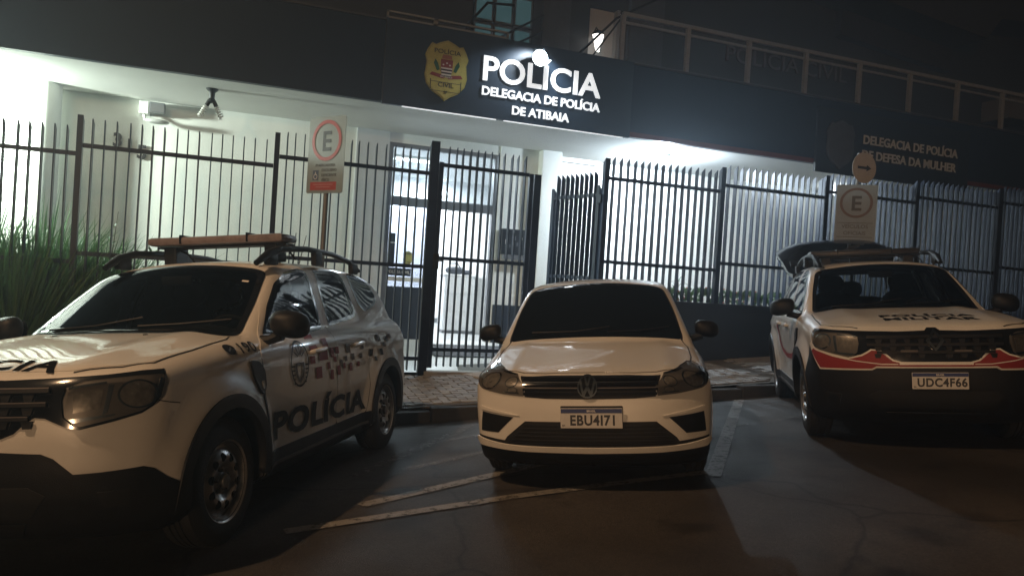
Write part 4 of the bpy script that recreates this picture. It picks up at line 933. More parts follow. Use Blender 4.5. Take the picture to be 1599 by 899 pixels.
def headlight(root, car, key, side, lens, bowls, fins):
    fl = (lambda P: mirror(P)) if side < 0 else (lambda P: P)
    h = on('headlight', key + 'base%d' % side, root, car, 'wrap', poly2d([fl(lens)]), .006, lampbase, .02, .02)
    for k, (c, ru, rv) in enumerate(bowls):
        on('reflector', key + 'b%d_%d' % (k, side), h, car, 'wrap', poly2d([fl(rnd([(c[0] - ru, c[1] - rv), (c[0] + ru, c[1] - rv), (c[0] + ru, c[1] + rv), (c[0] - ru, c[1] + rv)], .05 if ru > 2 else .02, 6)) if False else fl(circ(c, ru, 22, rv))]), .008, bowl, .004, .015)
        on('bulb', key + 'u%d_%d' % (k, side), h, car, 'wrap', poly2d([fl(circ(c, ru * .26, 14, rv * .26))]), .012, bowl, .006, .02)
        on('reflector_rim', key + 'r%d_%d' % (k, side), h, car, 'wrap', poly2d([fl(circ(c, ru * 1.06, 30, rv * 1.06)), fl(circ(c, ru * .94, 30, rv * .94))[::-1]]), .011, chrome, .006, .03)
    for k, f in enumerate(fins): on('lamp_trim', key + 'f%d_%d' % (k, side), h, car, 'wrap', poly2d([fl(f)]), .009, chrome if k < 4 else bowl, .004, .02)
    on('lens', key + 'lens%d' % side, h, car, 'wrap', poly2d([fl(lens)]), .018, lensm, .014, .02)
    return h
def mirror_part(root, c, s, mat, sz):
    x, y, z = c
    def mk():
        m = MB(); m.ell((0, 0, 0), sz, 20, 12, 2.7)
        for i, v in enumerate(m.V):
            q = v[1] / sz[1]; k = 1 - .22 * max(0, -q) ; m.V[i] = (v[0] * k + .02 * q, v[1], v[2] * k - .015 * (v[0] / sz[0]))
        return m.mesh('wing_mirror', mat, True)
    o = shared('wing_mirror', 'mir%s%s' % (mat.name, sz), root, mk, loc=(s * x, y, z), rot=(0, 0, 0)); o.scale = (s, 1, 1)
    def arm():
        m = MB(); m.tube([(-sz[0] * .4, 0, -sz[2] * .75), (-sz[0] * 1.15, .0, -sz[2] * 1.1), (-sz[0] * 2.0, -.02, -sz[2] * 1.15)], [.035, .03, .035], 8); return m.mesh('mirror_arm', blackp, True)
    shared('mirror_arm', 'mirarm%s' % (sz,), o, arm)
    def gl():
        m = MB(); m.ell((0, sz[1] * .97, 0), (sz[0] * .8, .006, sz[2] * .75), 18, 8, 3); return m.mesh('mirror_glass', glass, True)
    shared('mirror_glass', 'mirgl%s' % (sz,), o, gl)
def wiper(root, car, pts):
    def mk():
        P = np.array(pts, float); o, d, L = rays(car, 'top', P); q, ok = cast(car.f, o, d, L); q = q + nrm(grad(car.f, q)) * .014
        return MB().tube([tuple(v) for v in q], .007, 6).mesh('wiper', blackp, True)
    shared('wiper', (car.__name__, 'wiper', str(pts)), root, mk)

def duster(label, pose, kind, group):
    D = Duster; root = car_empty(label, *pose); root['group'] = group
    on('underbody', 'under', root, D, 'top', poly2d([[(-.5, .3), (.5, .3), (.5, .31), (-.5, .31)]]), -.3, blackp) if False else None
    P = lambda name, key, proj, shape, off, mat, th=0., res=.035, par=None: on(name, key, par or root, D, proj, shape, off, mat, th, res)
    ws = [(-.69, 1.145), (0, 1.135), (.69, 1.145), (.70, 1.19), (.655, 1.36), (.585, 1.535), (.5, 1.552), (0, 1.562), (-.5, 1.552), (-.585, 1.535), (-.655, 1.36), (-.70, 1.19)]
    fw = [(1.40, 1.085), (1.62, 1.285), (1.83, 1.43), (2.06, 1.505), (2.32, 1.54), (2.41, 1.535), (2.385, 1.48), (2.345, 1.33), (2.315, 1.125), (2.05, 1.098)]
    rw = [(2.575, 1.54), (3.03, 1.55), (3.085, 1.51), (3.075, 1.4), (3.09, 1.22), (3.03, 1.185), (2.475, 1.135), (2.50, 1.36)]
    qw = [(3.24, 1.50), (3.34, 1.545), (3.60, 1.535), (3.75, 1.47), (3.84, 1.38), (3.83, 1.33), (3.72, 1.285), (3.37, 1.235), (3.245, 1.30)]
    fd = [(1.31, .40), (1.275, .80), (1.255, 1.02), (1.335, 1.07), (1.62, 1.335), (1.84, 1.472), (2.06, 1.545), (2.33, 1.578), (2.495, 1.575), (2.45, 1.35), (2.395, 1.1), (2.395, .40)]
    rd = [(2.405, .40), (2.405, 1.1), (2.46, 1.35), (2.508, 1.575), (3.05, 1.588), (3.14, 1.53), (3.15, 1.2), (3.11, .95), (3.075, .80), (3.06, .62), (3.02, .48), (2.99, .40)]
    ops = dict(ws=ws, side=(fw, rw, qw), rear=kind == 'R')
    shared('body', 'dbody' + kind, root, lambda: car_body(D, .0165, ops)); shared('cabin_lining', 'dlin' + kind, root, lambda: car_body(D, .0165, ops, True))
    def dash():
        m = MB(); m.rbox((-.70, 1.22, .80), (.70, 1.72, 1.06), .05); m.rbox((.16, 1.45, 1.0), (.56, 1.74, 1.14), .06); m.rbox((-.12, 1.55, 1.0), (.12, 1.72, 1.18), .02); return m.mesh('dashboard', interior, True)
    shared('dashboard', 'ddash', root, dash)
    def swheel():
        m = MB(); m.tube([(.36 + .18 * math.cos(t), 1.84 - .05 * math.sin(t), 1.05 + .17 * math.sin(t)) for t in np.linspace(0, 2 * math.pi, 33)], .015, 8, False); m.tube([(.19, 1.84, 1.05), (.53, 1.84, 1.05)], .018, 8); m.tube([(.36, 1.84, 1.05), (.36, 1.6, .98)], .03, 8); return m.mesh('steering_wheel', interior, True)
    shared('steering_wheel', 'dsw', root, swheel)
    seatm = M('seat_fabric', (.035, .035, .037), .85, var=.2)
    def seat(w_):
        m = MB(); m.ell((0, 0, .66), (w_, .27, .10), 18, 10, 3); m.ell((0, .27, .98), (w_, .10, .34), 18, 12, 3); m.ell((0, .33, 1.40), (min(w_ * .55, .14), .06, .10), 14, 8, 2.6); return m.mesh('seat', seatm, True)
    for x in (-.36, .36): shared('seat', 'dseat', root, lambda: seat(.25), loc=(x, 2.15, 0))
    shared('rear_bench', 'dbench', root, lambda: seat(.58), loc=(0, 3.05, -.06))
    shared('cabin_floor', 'dfloor', root, lambda: MB().box((-.75, 1.2, .50), (.75, 4.2, .53)).mesh('cabin_floor', interior))
    shared('inner_mirror', 'dimir', root, lambda: MB().rbox((-.11, 1.76, 1.44), (.11, 1.79, 1.50), .012).mesh('inner_mirror', interior, True))
    # bonnet panel and gap
    hood = sym([(0, .125), (.30, .13), (.52, .165), (.69, .27), (.772, .385), (.775, .70), (.752, 1.07), (.72, 1.16), (.45, 1.10), (0, 1.065)])
    P('bonnet', 'hood', 'top', poly2d([rnd(hood, .03)]), .003, paint, .008, .04)
    P('panel_gap', 'hoodgap', 'top', ribbon([(.53, .16), (.698, .263), (.780, .38), (.782, .70), (.759, 1.07), (.72, 1.168)], .010), .0012, gapm)
    P('panel_gap', 'hoodgap2', 'top', ribbon([(-.53, .16), (-.698, .263), (-.780, .38), (-.782, .70), (-.759, 1.07), (-.72, 1.168)], .010), .0012, gapm)
    P('cowl', 'cowl', 'top', poly2d([sym([(0, 1.07), (.45, 1.105), (.68, 1.17), (.72, 1.30), (.6, 1.33), (0, 1.21)])]), .002, blackp, .0, .04)
    # glass
    wo = [(u * 1.03, 1.35 + (v - 1.35) * 1.08) for u, v in ws]; wi = [(u * .972, 1.35 + (v - 1.35) * .94) for u, v in ws]
    g = P('windscreen', 'ws', 'ws', poly2d([rnd(ws, .05)]), .004, cabin_glass, .004, .03)
    P('windscreen_seal', 'wsseal', 'ws', poly2d([rnd(wo, .05), rnd(wi, .05)[::-1]]), .0062, glossb, 0, .04, g)
    P('inspection_sticker', 'stick', 'ws', poly2d([[(.50, 1.465), (.545, 1.465), (.545, 1.475), (.50, 1.475)]]), .0070, whitev, par=g) if kind == 'L' else None
    wiper(root, D, [(-.55, 1.28), (-.2, 1.24), (.08, 1.30)]); wiper(root, D, [(.10, 1.22), (.35, 1.27), (.62, 1.38)])
    for s, pj in ((1, 'side'), (-1, 'sideL')):
        for nm, dr, win, hy in (('front', fd, fw, 2.04), ('rear', rd, rw, 2.80)):
            cx, cz = (2.0, 1.33) if nm == 'front' else (2.8, 1.34); grow = lambda a, b: [((u - cx) * a + cx, (v - cz) * b + cz) for u, v in win]
            d_ = P('door', nm + 'door%d' % s, pj, poly2d([rnd(dr, .03), rnd(grow(1.0, 1.0), .04)[::-1]]), .003, paint, .007, .05)
            P('panel_gap', nm + 'doorgap%d' % s, pj, ribbon([dr[-1]] + dr[:3] if nm == 'front' else dr[-5:] + dr[:2], .016, False), .001, gapm, 0, .06, d_)
            wn = P('window', nm + 'win%d' % s, pj, poly2d([rnd(win, .04)]), .003, cabin_glass, 0, .03, d_)
            P('window_seal', nm + 'seal%d' % s, pj, poly2d([rnd(grow(1.035, 1.07), .04), rnd(grow(.955, .92), .04)[::-1]]), .0058, glossb, 0, .05, d_)
            def hd(hy=hy):
                m = MB(); m.tube([(.868, hy - .13, .955), (.905, hy - .10, .962), (.915, hy, .968), (.905, hy + .10, .972), (.868, hy + .13, .97)], [.012, .017, .018, .017, .012], 8); return m.mesh('handle', paint if s > 0 else paint, True)
            h_ = shared('handle', 'dh' + nm, d_, hd); h_.scale = (s, 1, 1)
        P('window_seal', 'qseal%d' % s, pj, poly2d([rnd([((u - 3.53) * 1.05 + 3.53, (v - 1.40) * 1.10 + 1.40) for u, v in qw], .05), rnd([((u - 3.53) * .94 + 3.53, (v - 1.40) * .90 + 1.40) for u, v in qw], .05)[::-1]]), .004, glossb, 0, .05)
        P('window', 'qwin%d' % s, pj, poly2d([rnd(qw, .05)]), .002, cabin_glass, 0, .03)
        for wy, k in ((.842, 'f'), (3.515, 'r')):
            a = np.linspace(R(-9), R(189), 40); ro = .447
            ring = [(wy + ro * math.cos(t), .36 + ro * math.sin(t)) for t in a] + [(wy + .374 * math.cos(t), .36 + .374 * math.sin(t)) for t in a[::-1]]
            P('wheel_arch_trim', 'arch%s%d' % (k, s), pj, poly2d([ring]), .013, blackp, .05, .06)
        P('sill_trim', 'sill%d' % s, pj, poly2d([rnd([(1.24, .235), (3.10, .235), (3.06, .40), (1.28, .40)], .02)]), .010, blackp, .03, .06)
        P('sill_reflection', 'sillrefl%d' % s, pj, poly2d([[(1.30, .305), (3.02, .305), (3.02, .325), (1.30, .325)]]), .014, greyv, .004, .08)  # grey reflection along the sill, painted on as a strip
        P('fender_vent', 'vent%d' % s, pj, poly2d([rnd([(1.10, .97), (1.20, .955), (1.262, .90), (1.275, .80), (1.24, .755), (1.19, .775), (1.14, .86)], .03)]), .014, blackp, .02, .03)
        P('indicator', 'ind%d' % s, pj, poly2d([rnd([(1.215, .79), (1.25, .79), (1.245, .84), (1.215, .84)], .012)]), .018, bowl, .006, .03)
        P('door_edge_trim', 'vstrip%d' % s, pj, poly2d([[(1.262, .40), (1.292, .40), (1.272, .76), (1.245, .76)]]), .006, blackp, .004, .05)
        # roof rail: swept bar on three feet
        def rail():
            m = MB(); pts = [(.565, 1.80, 1.575), (.575, 1.95, 1.645), (.575, 2.15, 1.695), (.575, 2.6, 1.722), (.57, 3.1, 1.712), (.56, 3.5, 1.67), (.55, 3.78, 1.60)]
            m.tube(pts, [.020, .030, .026, .022, .022, .024, .018], 10)
            for yy, z0, z1 in ((2.0, 1.57, 1.66), (2.78, 1.60, 1.715), (3.58, 1.56, 1.655)): m.rbox((.548, yy - .07, z0), (.596, yy + .07, z1), .015)
            return m.mesh('roof_rail', blackp if kind == 'L' else blackp, True)
        r_ = shared('roof_rail', 'drail', root, rail); r_.scale = (s, 1, 1)
        mirror_part(root, (.985, 1.40, 1.165), s, blackp, (.115, .085, .085))
    P('roof_molding', 'rm1', 'top', ribbon([(.50, 1.96), (.53, 2.6), (.53, 3.3), (.50, 3.8)], .016), .001, gapm); P('roof_molding', 'rm2', 'top', ribbon([(-.50, 1.96), (-.53, 2.6), (-.53, 3.3), (-.50, 3.8)], .016), .001, gapm)
    # nose: black grille band, slats, headlights, lower bumper
    band = sym([(0, .99), (2.2, .99), (3.6, .968), (16, .962), (30, .968), (42, .975), (50, .985), (55.8, .985), (55.2, .94), (53.6, .86), (51.8, .825), (48.8, .795), (43, .77), (35.5, .742), (33, .752), (30.5, .775), (28, .798), (25.5, .803), (23, .775), (20.5, .735), (17, .712), (0, .706)])
    gr = P('grille', 'band', 'wrap', poly2d([rnd(band, .012, 3)]), .004, glossb, .008, .025)
    for k, (z, a) in enumerate(((.915, 29), (.858, 28.5), (.80, 24.5))):
        P('slat', 'slat%d' % k, 'wrap', poly2d([[(-a, z - .010), (a, z - .010), (a, z + .010), (-a, z + .010)]]), .022, blackp if kind == 'R' else blackp, .014, .04, gr)
        P('slat_trim', 'slatt%d%s' % (k, kind), 'wrap', poly2d([[(-a, z + .004), (a, z + .004), (a, z + .009), (-a, z + .009)]]), .0235, greyv if kind == 'L' else gapm, .002, .04, gr)
        for j, u in enumerate(range(-24, 25, 6)):
            if abs(u) > 4: P('grille_bar', 'gb%d_%d' % (k, j), 'wrap', poly2d([[(u - .9, z - .045), (u + .9, z - .045), (u + 1.5, z - .012), (u - 1.5, z - .012)]]), .014, blackp, .008, .05, gr)
    em = sym([(0, .965), (4.2, .885), (0, .805)]); ei = sym([(0, .94), (2.4, .885), (0, .83)])
    P('emblem', 'emb', 'wrap', poly2d([em, ei[::-1]]), .030, chrome if kind == 'L' else chrome, .02, .03, gr)
    lens = [(36.5, .945), (32.6, .92), (31.8, .87), (32.2, .80), (34.2, .760), (35.6, .755), (43, .782), (48.7, .806), (51.5, .834), (53.2, .866), (54.6, .93), (55, .958), (48, .958), (42, .952)]
    trims = [[(33.2, .918), (41.5, .935), (41.5, .945), (33.2, .928)], [(33.0, .79), (34.4, .772), (43, .795), (43, .803)], [(41.9, .93), (43.1, .93), (41.4, .81), (40.3, .80)], [(53.9, .945), (54.5, .945), (52.4, .862), (51.9, .868)]]
    for s in (1, -1): headlight(root, D, 'dl', s, rnd(lens, .012, 3), [((48.3, .882), 4.4, .060)], trims + [rnd([(34.2, .815), (40.0, .83), (40.9, .915), (34.2, .905)], .02)])
    low = sym([(0, .655), (17, .655), (27, .645), (29.8, .622), (32.2, .58), (34, .548), (40, .548), (49, .553), (51.5, .535), (54.8, .485), (58.5, .445), (63, .435), (63, .235), (40, .222), (0, .222)])
    if kind == 'R': low = sym([(0, .676), (24.5, .676), (26.4, .658), (48.6, .650), (51.4, .72), (54.2, .79), (56.4, .86), (58.5, .80), (60.5, .66), (62.5, .50), (63, .435), (63, .235), (40, .222), (0, .222)])
    lb = P('lower_bumper', 'low' + kind, 'wrap', poly2d([rnd(low, .015, 3)]), .006, blackp, .012, .04)
    P('air_intake', 'intake', 'wrap', poly2d([rnd(sym([(0, .50), (24, .50), (28, .46), (24, .36), (0, .36)]), .012)]), .012, gapm, .004, .04, lb)
    P('skid_plate', 'skid', 'wrap', poly2d([rnd(sym([(0, .325), (22, .325), (19, .25), (0, .25)]), .012)]), .014, blackp, .008, .05, lb)
    for s in (1, -1):
        f = (lambda A: A) if s > 0 else mirror
        P('fog_lamp', 'fog%d' % s, 'wrap', poly2d([f(rnd([(39, .46), (46, .465), (46, .39), (40.5, .385)], .01))]), .010, gapm, .004, .04, lb)
        P('fog_lamp_lens', 'fogl%d' % s, 'wrap', poly2d([f(circ((43, .43), 2.4, 18, .028))]), .014, lensm, .004, .03, lb)
        P('panel_gap', 'bgap%d' % s, 'wrap', ribbon(f([(53, .845), (56, .83), (60, .815)]), .005), .0012, gapm, 0, .05)
    # roof light bar
    bx = -.02 if kind == 'L' else -.03
    bar = MB().rbox((-.56 + bx, 2.28, 1.762), (.54 + bx, 2.55, 1.826), .030).obj('light_bar', redbar if kind == 'L' else greybar, root, True)
    m = MB()
    for x in (-.42, .40): m.rbox((x - .05, 2.33, 1.62), (x + .05, 2.50, 1.755), .012); m.tube([(x, 2.42, 1.745), (x + .13, 2.36, 1.70), (x + .17, 2.40, 1.63)], .008, 6)
    m.rbox((-.53, 2.34, 1.742), (.52, 2.49, 1.756), .004); m.obj('light_bar_foot', blackp, bar)
    for x in (-.28, .26): MB().box((x - .006 + bx, 2.275, 1.77), (x + .006 + bx, 2.555, 1.838)).obj('light_bar_joint', glossb, bar)
    bar.location = (0, 0, 0 if kind == 'L' else -.065)
    m = MB(); m.tube([(.44, 2.62, 1.60), (.455, 2.66, 1.86)], [.007, .003], 6); m.obj('antenna', blackp, root)
    m = MB(); m.tube([(.05, 3.55, 1.62), (.05, 3.75, 1.95)], [.006, .003], 6); m.obj('antenna', blackp, root)
    wheels(D, root, .215, .205, 10)
    return root, P

def side_pattern(P, s, pj):
    """police markings on one flank"""
    fl = (lambda u: u)
    mir = s < 0
    V, Fc = stext('POLÍCIA', 0, 0, .165, .040, 1.76, mir); V[:, 0] += 2.16; V[:, 1] += .535 - .018 * (V[:, 0] - 2.16)
    P('lettering', 'pol%d' % s, pj, (V, Fc), .0105, inkm, 0, .06)
    P('lettering', '190%d' % s, 'fend' if s > 0 else 'fendL', stext('190', 1.13, 1.045, .075, .016, 1.25, mir), .005, inkm, 0, .06)
    P('phone_symbol', 'ph%d' % s, 'fend' if s > 0 else 'fendL', poly2d([circ((.955, 1.045), .05, 18, .040), [(.955 + u, 1.045 + v) for u, v in [(-.022, -.012), (-.012, -.018), (.03, .008), (.022, .018), (.01, .008), (-.01, -.004)]]]), .005, inkm, 0, .06)
    c = (1.745, .895)
    cr = poly2d([circ(c, .135, 32, .150), circ(c, .122, 32, .137)[::-1]])
    P('crest', 'crest%d' % s, pj, cr, .0105, inkm, 0, .06)
    P('crest_shield', 'crs%d' % s, pj, poly2d([rnd([(c[0] - .07, c[1] + .01), (c[0] + .07, c[1] + .01), (c[0] + .06, c[1] - .08), (c[0], c[1] - .13), (c[0] - .06, c[1] - .08)], .02), rnd([(c[0] - .045, c[1] - .01), (c[0] + .045, c[1] - .01), (c[0] + .035, c[1] - .07), (c[0], c[1] - .1), (c[0] - .035, c[1] - .07)], .015)[::-1]]), .0105, greyv, 0, .06)
    for k in range(5):
        z = c[1] - .01 - .028 * k
        for q in (-1, 1): P('crest_stripe', 'cst%d%d%d' % (s, k, q), pj, poly2d([[(c[0] + q * .075, z - .005), (c[0] + q * (.125 - .008 * k), z - .005), (c[0] + q * (.125 - .008 * k), z + .005), (c[0] + q * .075, z + .005)][::q]]), .0105, inkm, 0, .06)
    for k in range(5):
        a = R(40 + 25 * k); P('crest_ray', 'cra%d%d' % (s, k), pj, ribbon([(c[0] + .03 * math.cos(a), c[1] + .03 + .03 * math.sin(a)), (c[0] + .11 * math.cos(a), c[1] + .02 + .10 * math.sin(a))], .012), .0105, greyv, 0, .06)
    for k, (u0, u1, z0, z1, c_) in enumerate([(1.92, 2.05, 0.97, 1.07, 0), (1.91, 1.99, 0.88, 0.93, 0), (2.0, 2.1, 0.77, 0.85, 0), (2.15, 2.24, 0.97, 1.04, 0), (2.06, 2.21, 0.89, 0.97, 0), (2.26, 2.33, 0.9, 0.97, 0), (2.2, 2.25, 0.82, 0.87, 0), (2.25, 2.31, 0.74, 0.81, 0), (2.35, 2.42, 0.92, 0.97, 0), (2.32, 2.37, 0.86, 0.9, 0), (2.38, 2.44, 0.76, 0.83, 0), (2.45, 2.49, 0.82, 0.87, 1), (2.49, 2.54, 0.8, 0.84, 0), (2.53, 2.58, 0.85, 0.89, 1), (2.57, 2.65, 0.91, 0.98, 1), (2.62, 2.68, 0.77, 0.83, 0), (2.67, 2.73, 0.85, 0.9, 1), (2.72, 2.79, 0.94, 0.98, 1), (2.84, 2.9, 0.85, 0.89, 1), (2.79, 2.84, 0.79, 0.83, 0), (2.88, 2.93, 0.92, 0.97, 1), (3.06, 3.14, 0.85, 0.91, 2), (3.27, 3.35, 0.96, 1.02, 1), (3.3, 3.36, 0.84, 0.9, 2), (3.38, 3.44, 0.91, 0.95, 1), (3.48, 3.55, 0.95, 1.0, 1), (3.19, 3.23, 0.8, 0.84, 2), (3.58, 3.66, 0.97, 1.01, 1)]):
        P('checker_mark', 'chk%d_%d' % (s, k), pj, poly2d([[(u0, z0), (u1, z0), (u1 - .008, z1), (u0 - .008, z1)]]), .0106, (redv, greyv, inkm)[c_], 0, .2)

# --- the car on the left, markings along its flank
rootL, PL = duster('white police SUV with red roof light bar and large black lettering along its flank', (-1.17145, 3.91063, .502225), 'L', 'police SUVs parked at the kerb')
for s, pj in ((1, 'side'), (-1, 'sideL')): side_pattern(PL, s, pj)
V, Fc = stext('POLÍCIA', 0, .195, .11, .034, 1.45); PL('lettering', 'hoodtxtL', 'top', (V, Fc), .0065, mattink, 0, .06)
for x in (-.28, .30): PL('washer_jet', 'jet%d' % (x > 0), 'top', poly2d([circ((x, 1.0), .014, 10)]), .008, blackp, .006, .05)
plate(rootL, 'EGJ2D17', .0, -.014, .56) if False else None
# --- the car on the right: red and white band, tailgate up
rootR, PR = duster('white police SUV with a red band across its bumper, number plate and raised tailgate', (5.18320, 4.28065, .598092), 'R', 'police SUVs parked at the kerb')
bw = [(-27, .83), (-28.4, .812), (-31, .782), (-35.5, .762), (-43, .79), (-46.5, .86)]
stripe = [(14.5, .726), (17.8, .742), (20.8, .79), (23.4, .822), (27.0, .826), (28.3, .808), (30.6, .782), (35.6, .757), (43.3, .787), (48.8, .812), (52.5, .842), (54.2, .885), (56.5, .86), (54.2, .80), (48.6, .655), (26.4, .663), (24.6, .682), (14.5, .682)]
inner = [(15.5, .719), (18.2, .732), (21.3, .778), (23.8, .811), (26.6, .815), (27.8, .797), (30.2, .770), (35.6, .743), (43.3, .773), (48.9, .798), (52.6, .826), (54.0, .80), (48.2, .667), (26.5, .673), (24.6, .692), (15.5, .692)]
for s in (1, -1):
    f = (lambda A: A) if s > 0 else mirror
    PR('white_band', 'rs%d' % s, 'wrap', poly2d([f(stripe)]), .0095, whitev, .002, .03)
    PR('red_band', 'ri%d' % s, 'wrap', poly2d([f(inner)]), .0115, redv, 0, .03)
    PR('white_line', 'rl%d' % s, 'wrap', ribbon(f([(16, .708), (22.5, .708), (32.3, .73), (42.3, .765), (51.1, .812), (53.5, .83)]), .007), .0130, whitev, 0, .04)
    PR('red_flank_curve', 'rq%d' % s, 'side' if s > 0 else 'sideL', ribbon([(1.30, .72), (1.6, .66), (2.0, .64), (2.4, .68), (2.7, .78), (2.95, .95)], .05), .0105, redv, 0, .06)
    PR('lettering', 'rnum%d' % s, 'side' if s > 0 else 'sideL', stext('9', 1.62, .93, .14, .012, 1.2, s < 0), .0105, whitev, 0, .06)
PR('white_band', 'rsc', 'wrap', poly2d([[(-14.6, .682), (14.6, .682), (14.6, .726), (-14.6, .726)]]), .0093, whitev, .002, .03)
PR('red_band', 'ric', 'wrap', poly2d([[(-15.6, .690), (15.6, .690), (15.6, .703), (-15.6, .703)]]), .0112, redv, 0, .03)
PR('lettering', 'ht1', 'top', stext('POLÍCIA', .05, .465, .10, .040, 1.3), .006, mattink, 0, .06)
PR('lettering', 'ht2', 'top', stext('MILITAR', .05, .325, .10, .040, 1.3), .006, mattink, 0, .06)
plate(rootR, 'UDC4F66', .02, -.016, .58)
for x, t in ((-.19, 0), (.19, 0)): PR('strobe_light', 'stb%d' % (x > 0), 'front', poly2d([rnd([(x - .06, .80), (x + .06, .80), (x + .06, .815), (x - .06, .815)], .005)]), .034, greyv, .012, .03)
# raised tailgate
m = MB(); n = 12; outer = []
prof = [(0, 0), (.18, .055), (.40, .10), (.62, .11), (.80, .085), (.92, .02), (.96, -.07)]
V = []; Fc = []
for d_, (l, b_) in enumerate(prof):
    for k in range(n + 1):
        t = k / n * 2 - 1; x = t * (.60 + .13 * min(1, l / .6) - .04 * max(0, l - .8) * 5); V.append((x, l - .05 * t * t, b_ - .10 * t ** 4 * (l > .05) - .02 * t * t))
for i in range(len(prof) - 1):
    for k in range(n): Fc.append((i * (n + 1) + k, i * (n + 1) + k + 1, (i + 1) * (n + 1) + k + 1, (i + 1) * (n + 1) + k))
def slab(V, Fc, th):
    nV = len(V); W = V + [(x, y, z - th) for x, y, z in V]; ed = {}
    for f in Fc:
        for a, b in zip(f, f[1:] + f[:1]): ed[(a, b)] = 1
    return W, list(Fc) + [tuple(i + nV for i in f[::-1]) for f in Fc] + [(a, b, b + nV, a + nV) for a, b in ed if (b, a) not in ed]
W, Q = slab(V, Fc, .05)
tg = MB().raw(W, Q).obj('tailgate', M('tailgate_black', (.012, .014, .018), .22, coat=.3), rootR, True); tg.location = (0, 3.90, 1.60); tg.rotation_euler = (R(27), 0, 0)
gl = [(x * .93, y, z + .006) for x, y, z in V[(n + 1):4 * (n + 1)]]; gq = [tuple(i for i in f) for f in Fc[:2 * n]]
W, Q = slab(gl, gq, .008); MB().raw(W, Q).obj('tailgate_window', glass, tg, True)
MB().rbox((-.62, .02, .05), (.62, .16, .085), .015).obj('spoiler', blackp, tg, True)
for s in (-1, 1): MB().tube([(s * .55, 4.02, 1.35), (s * .58, 4.32, 1.72)], .011, 8).obj('gas_strut', blackp, rootR, True)

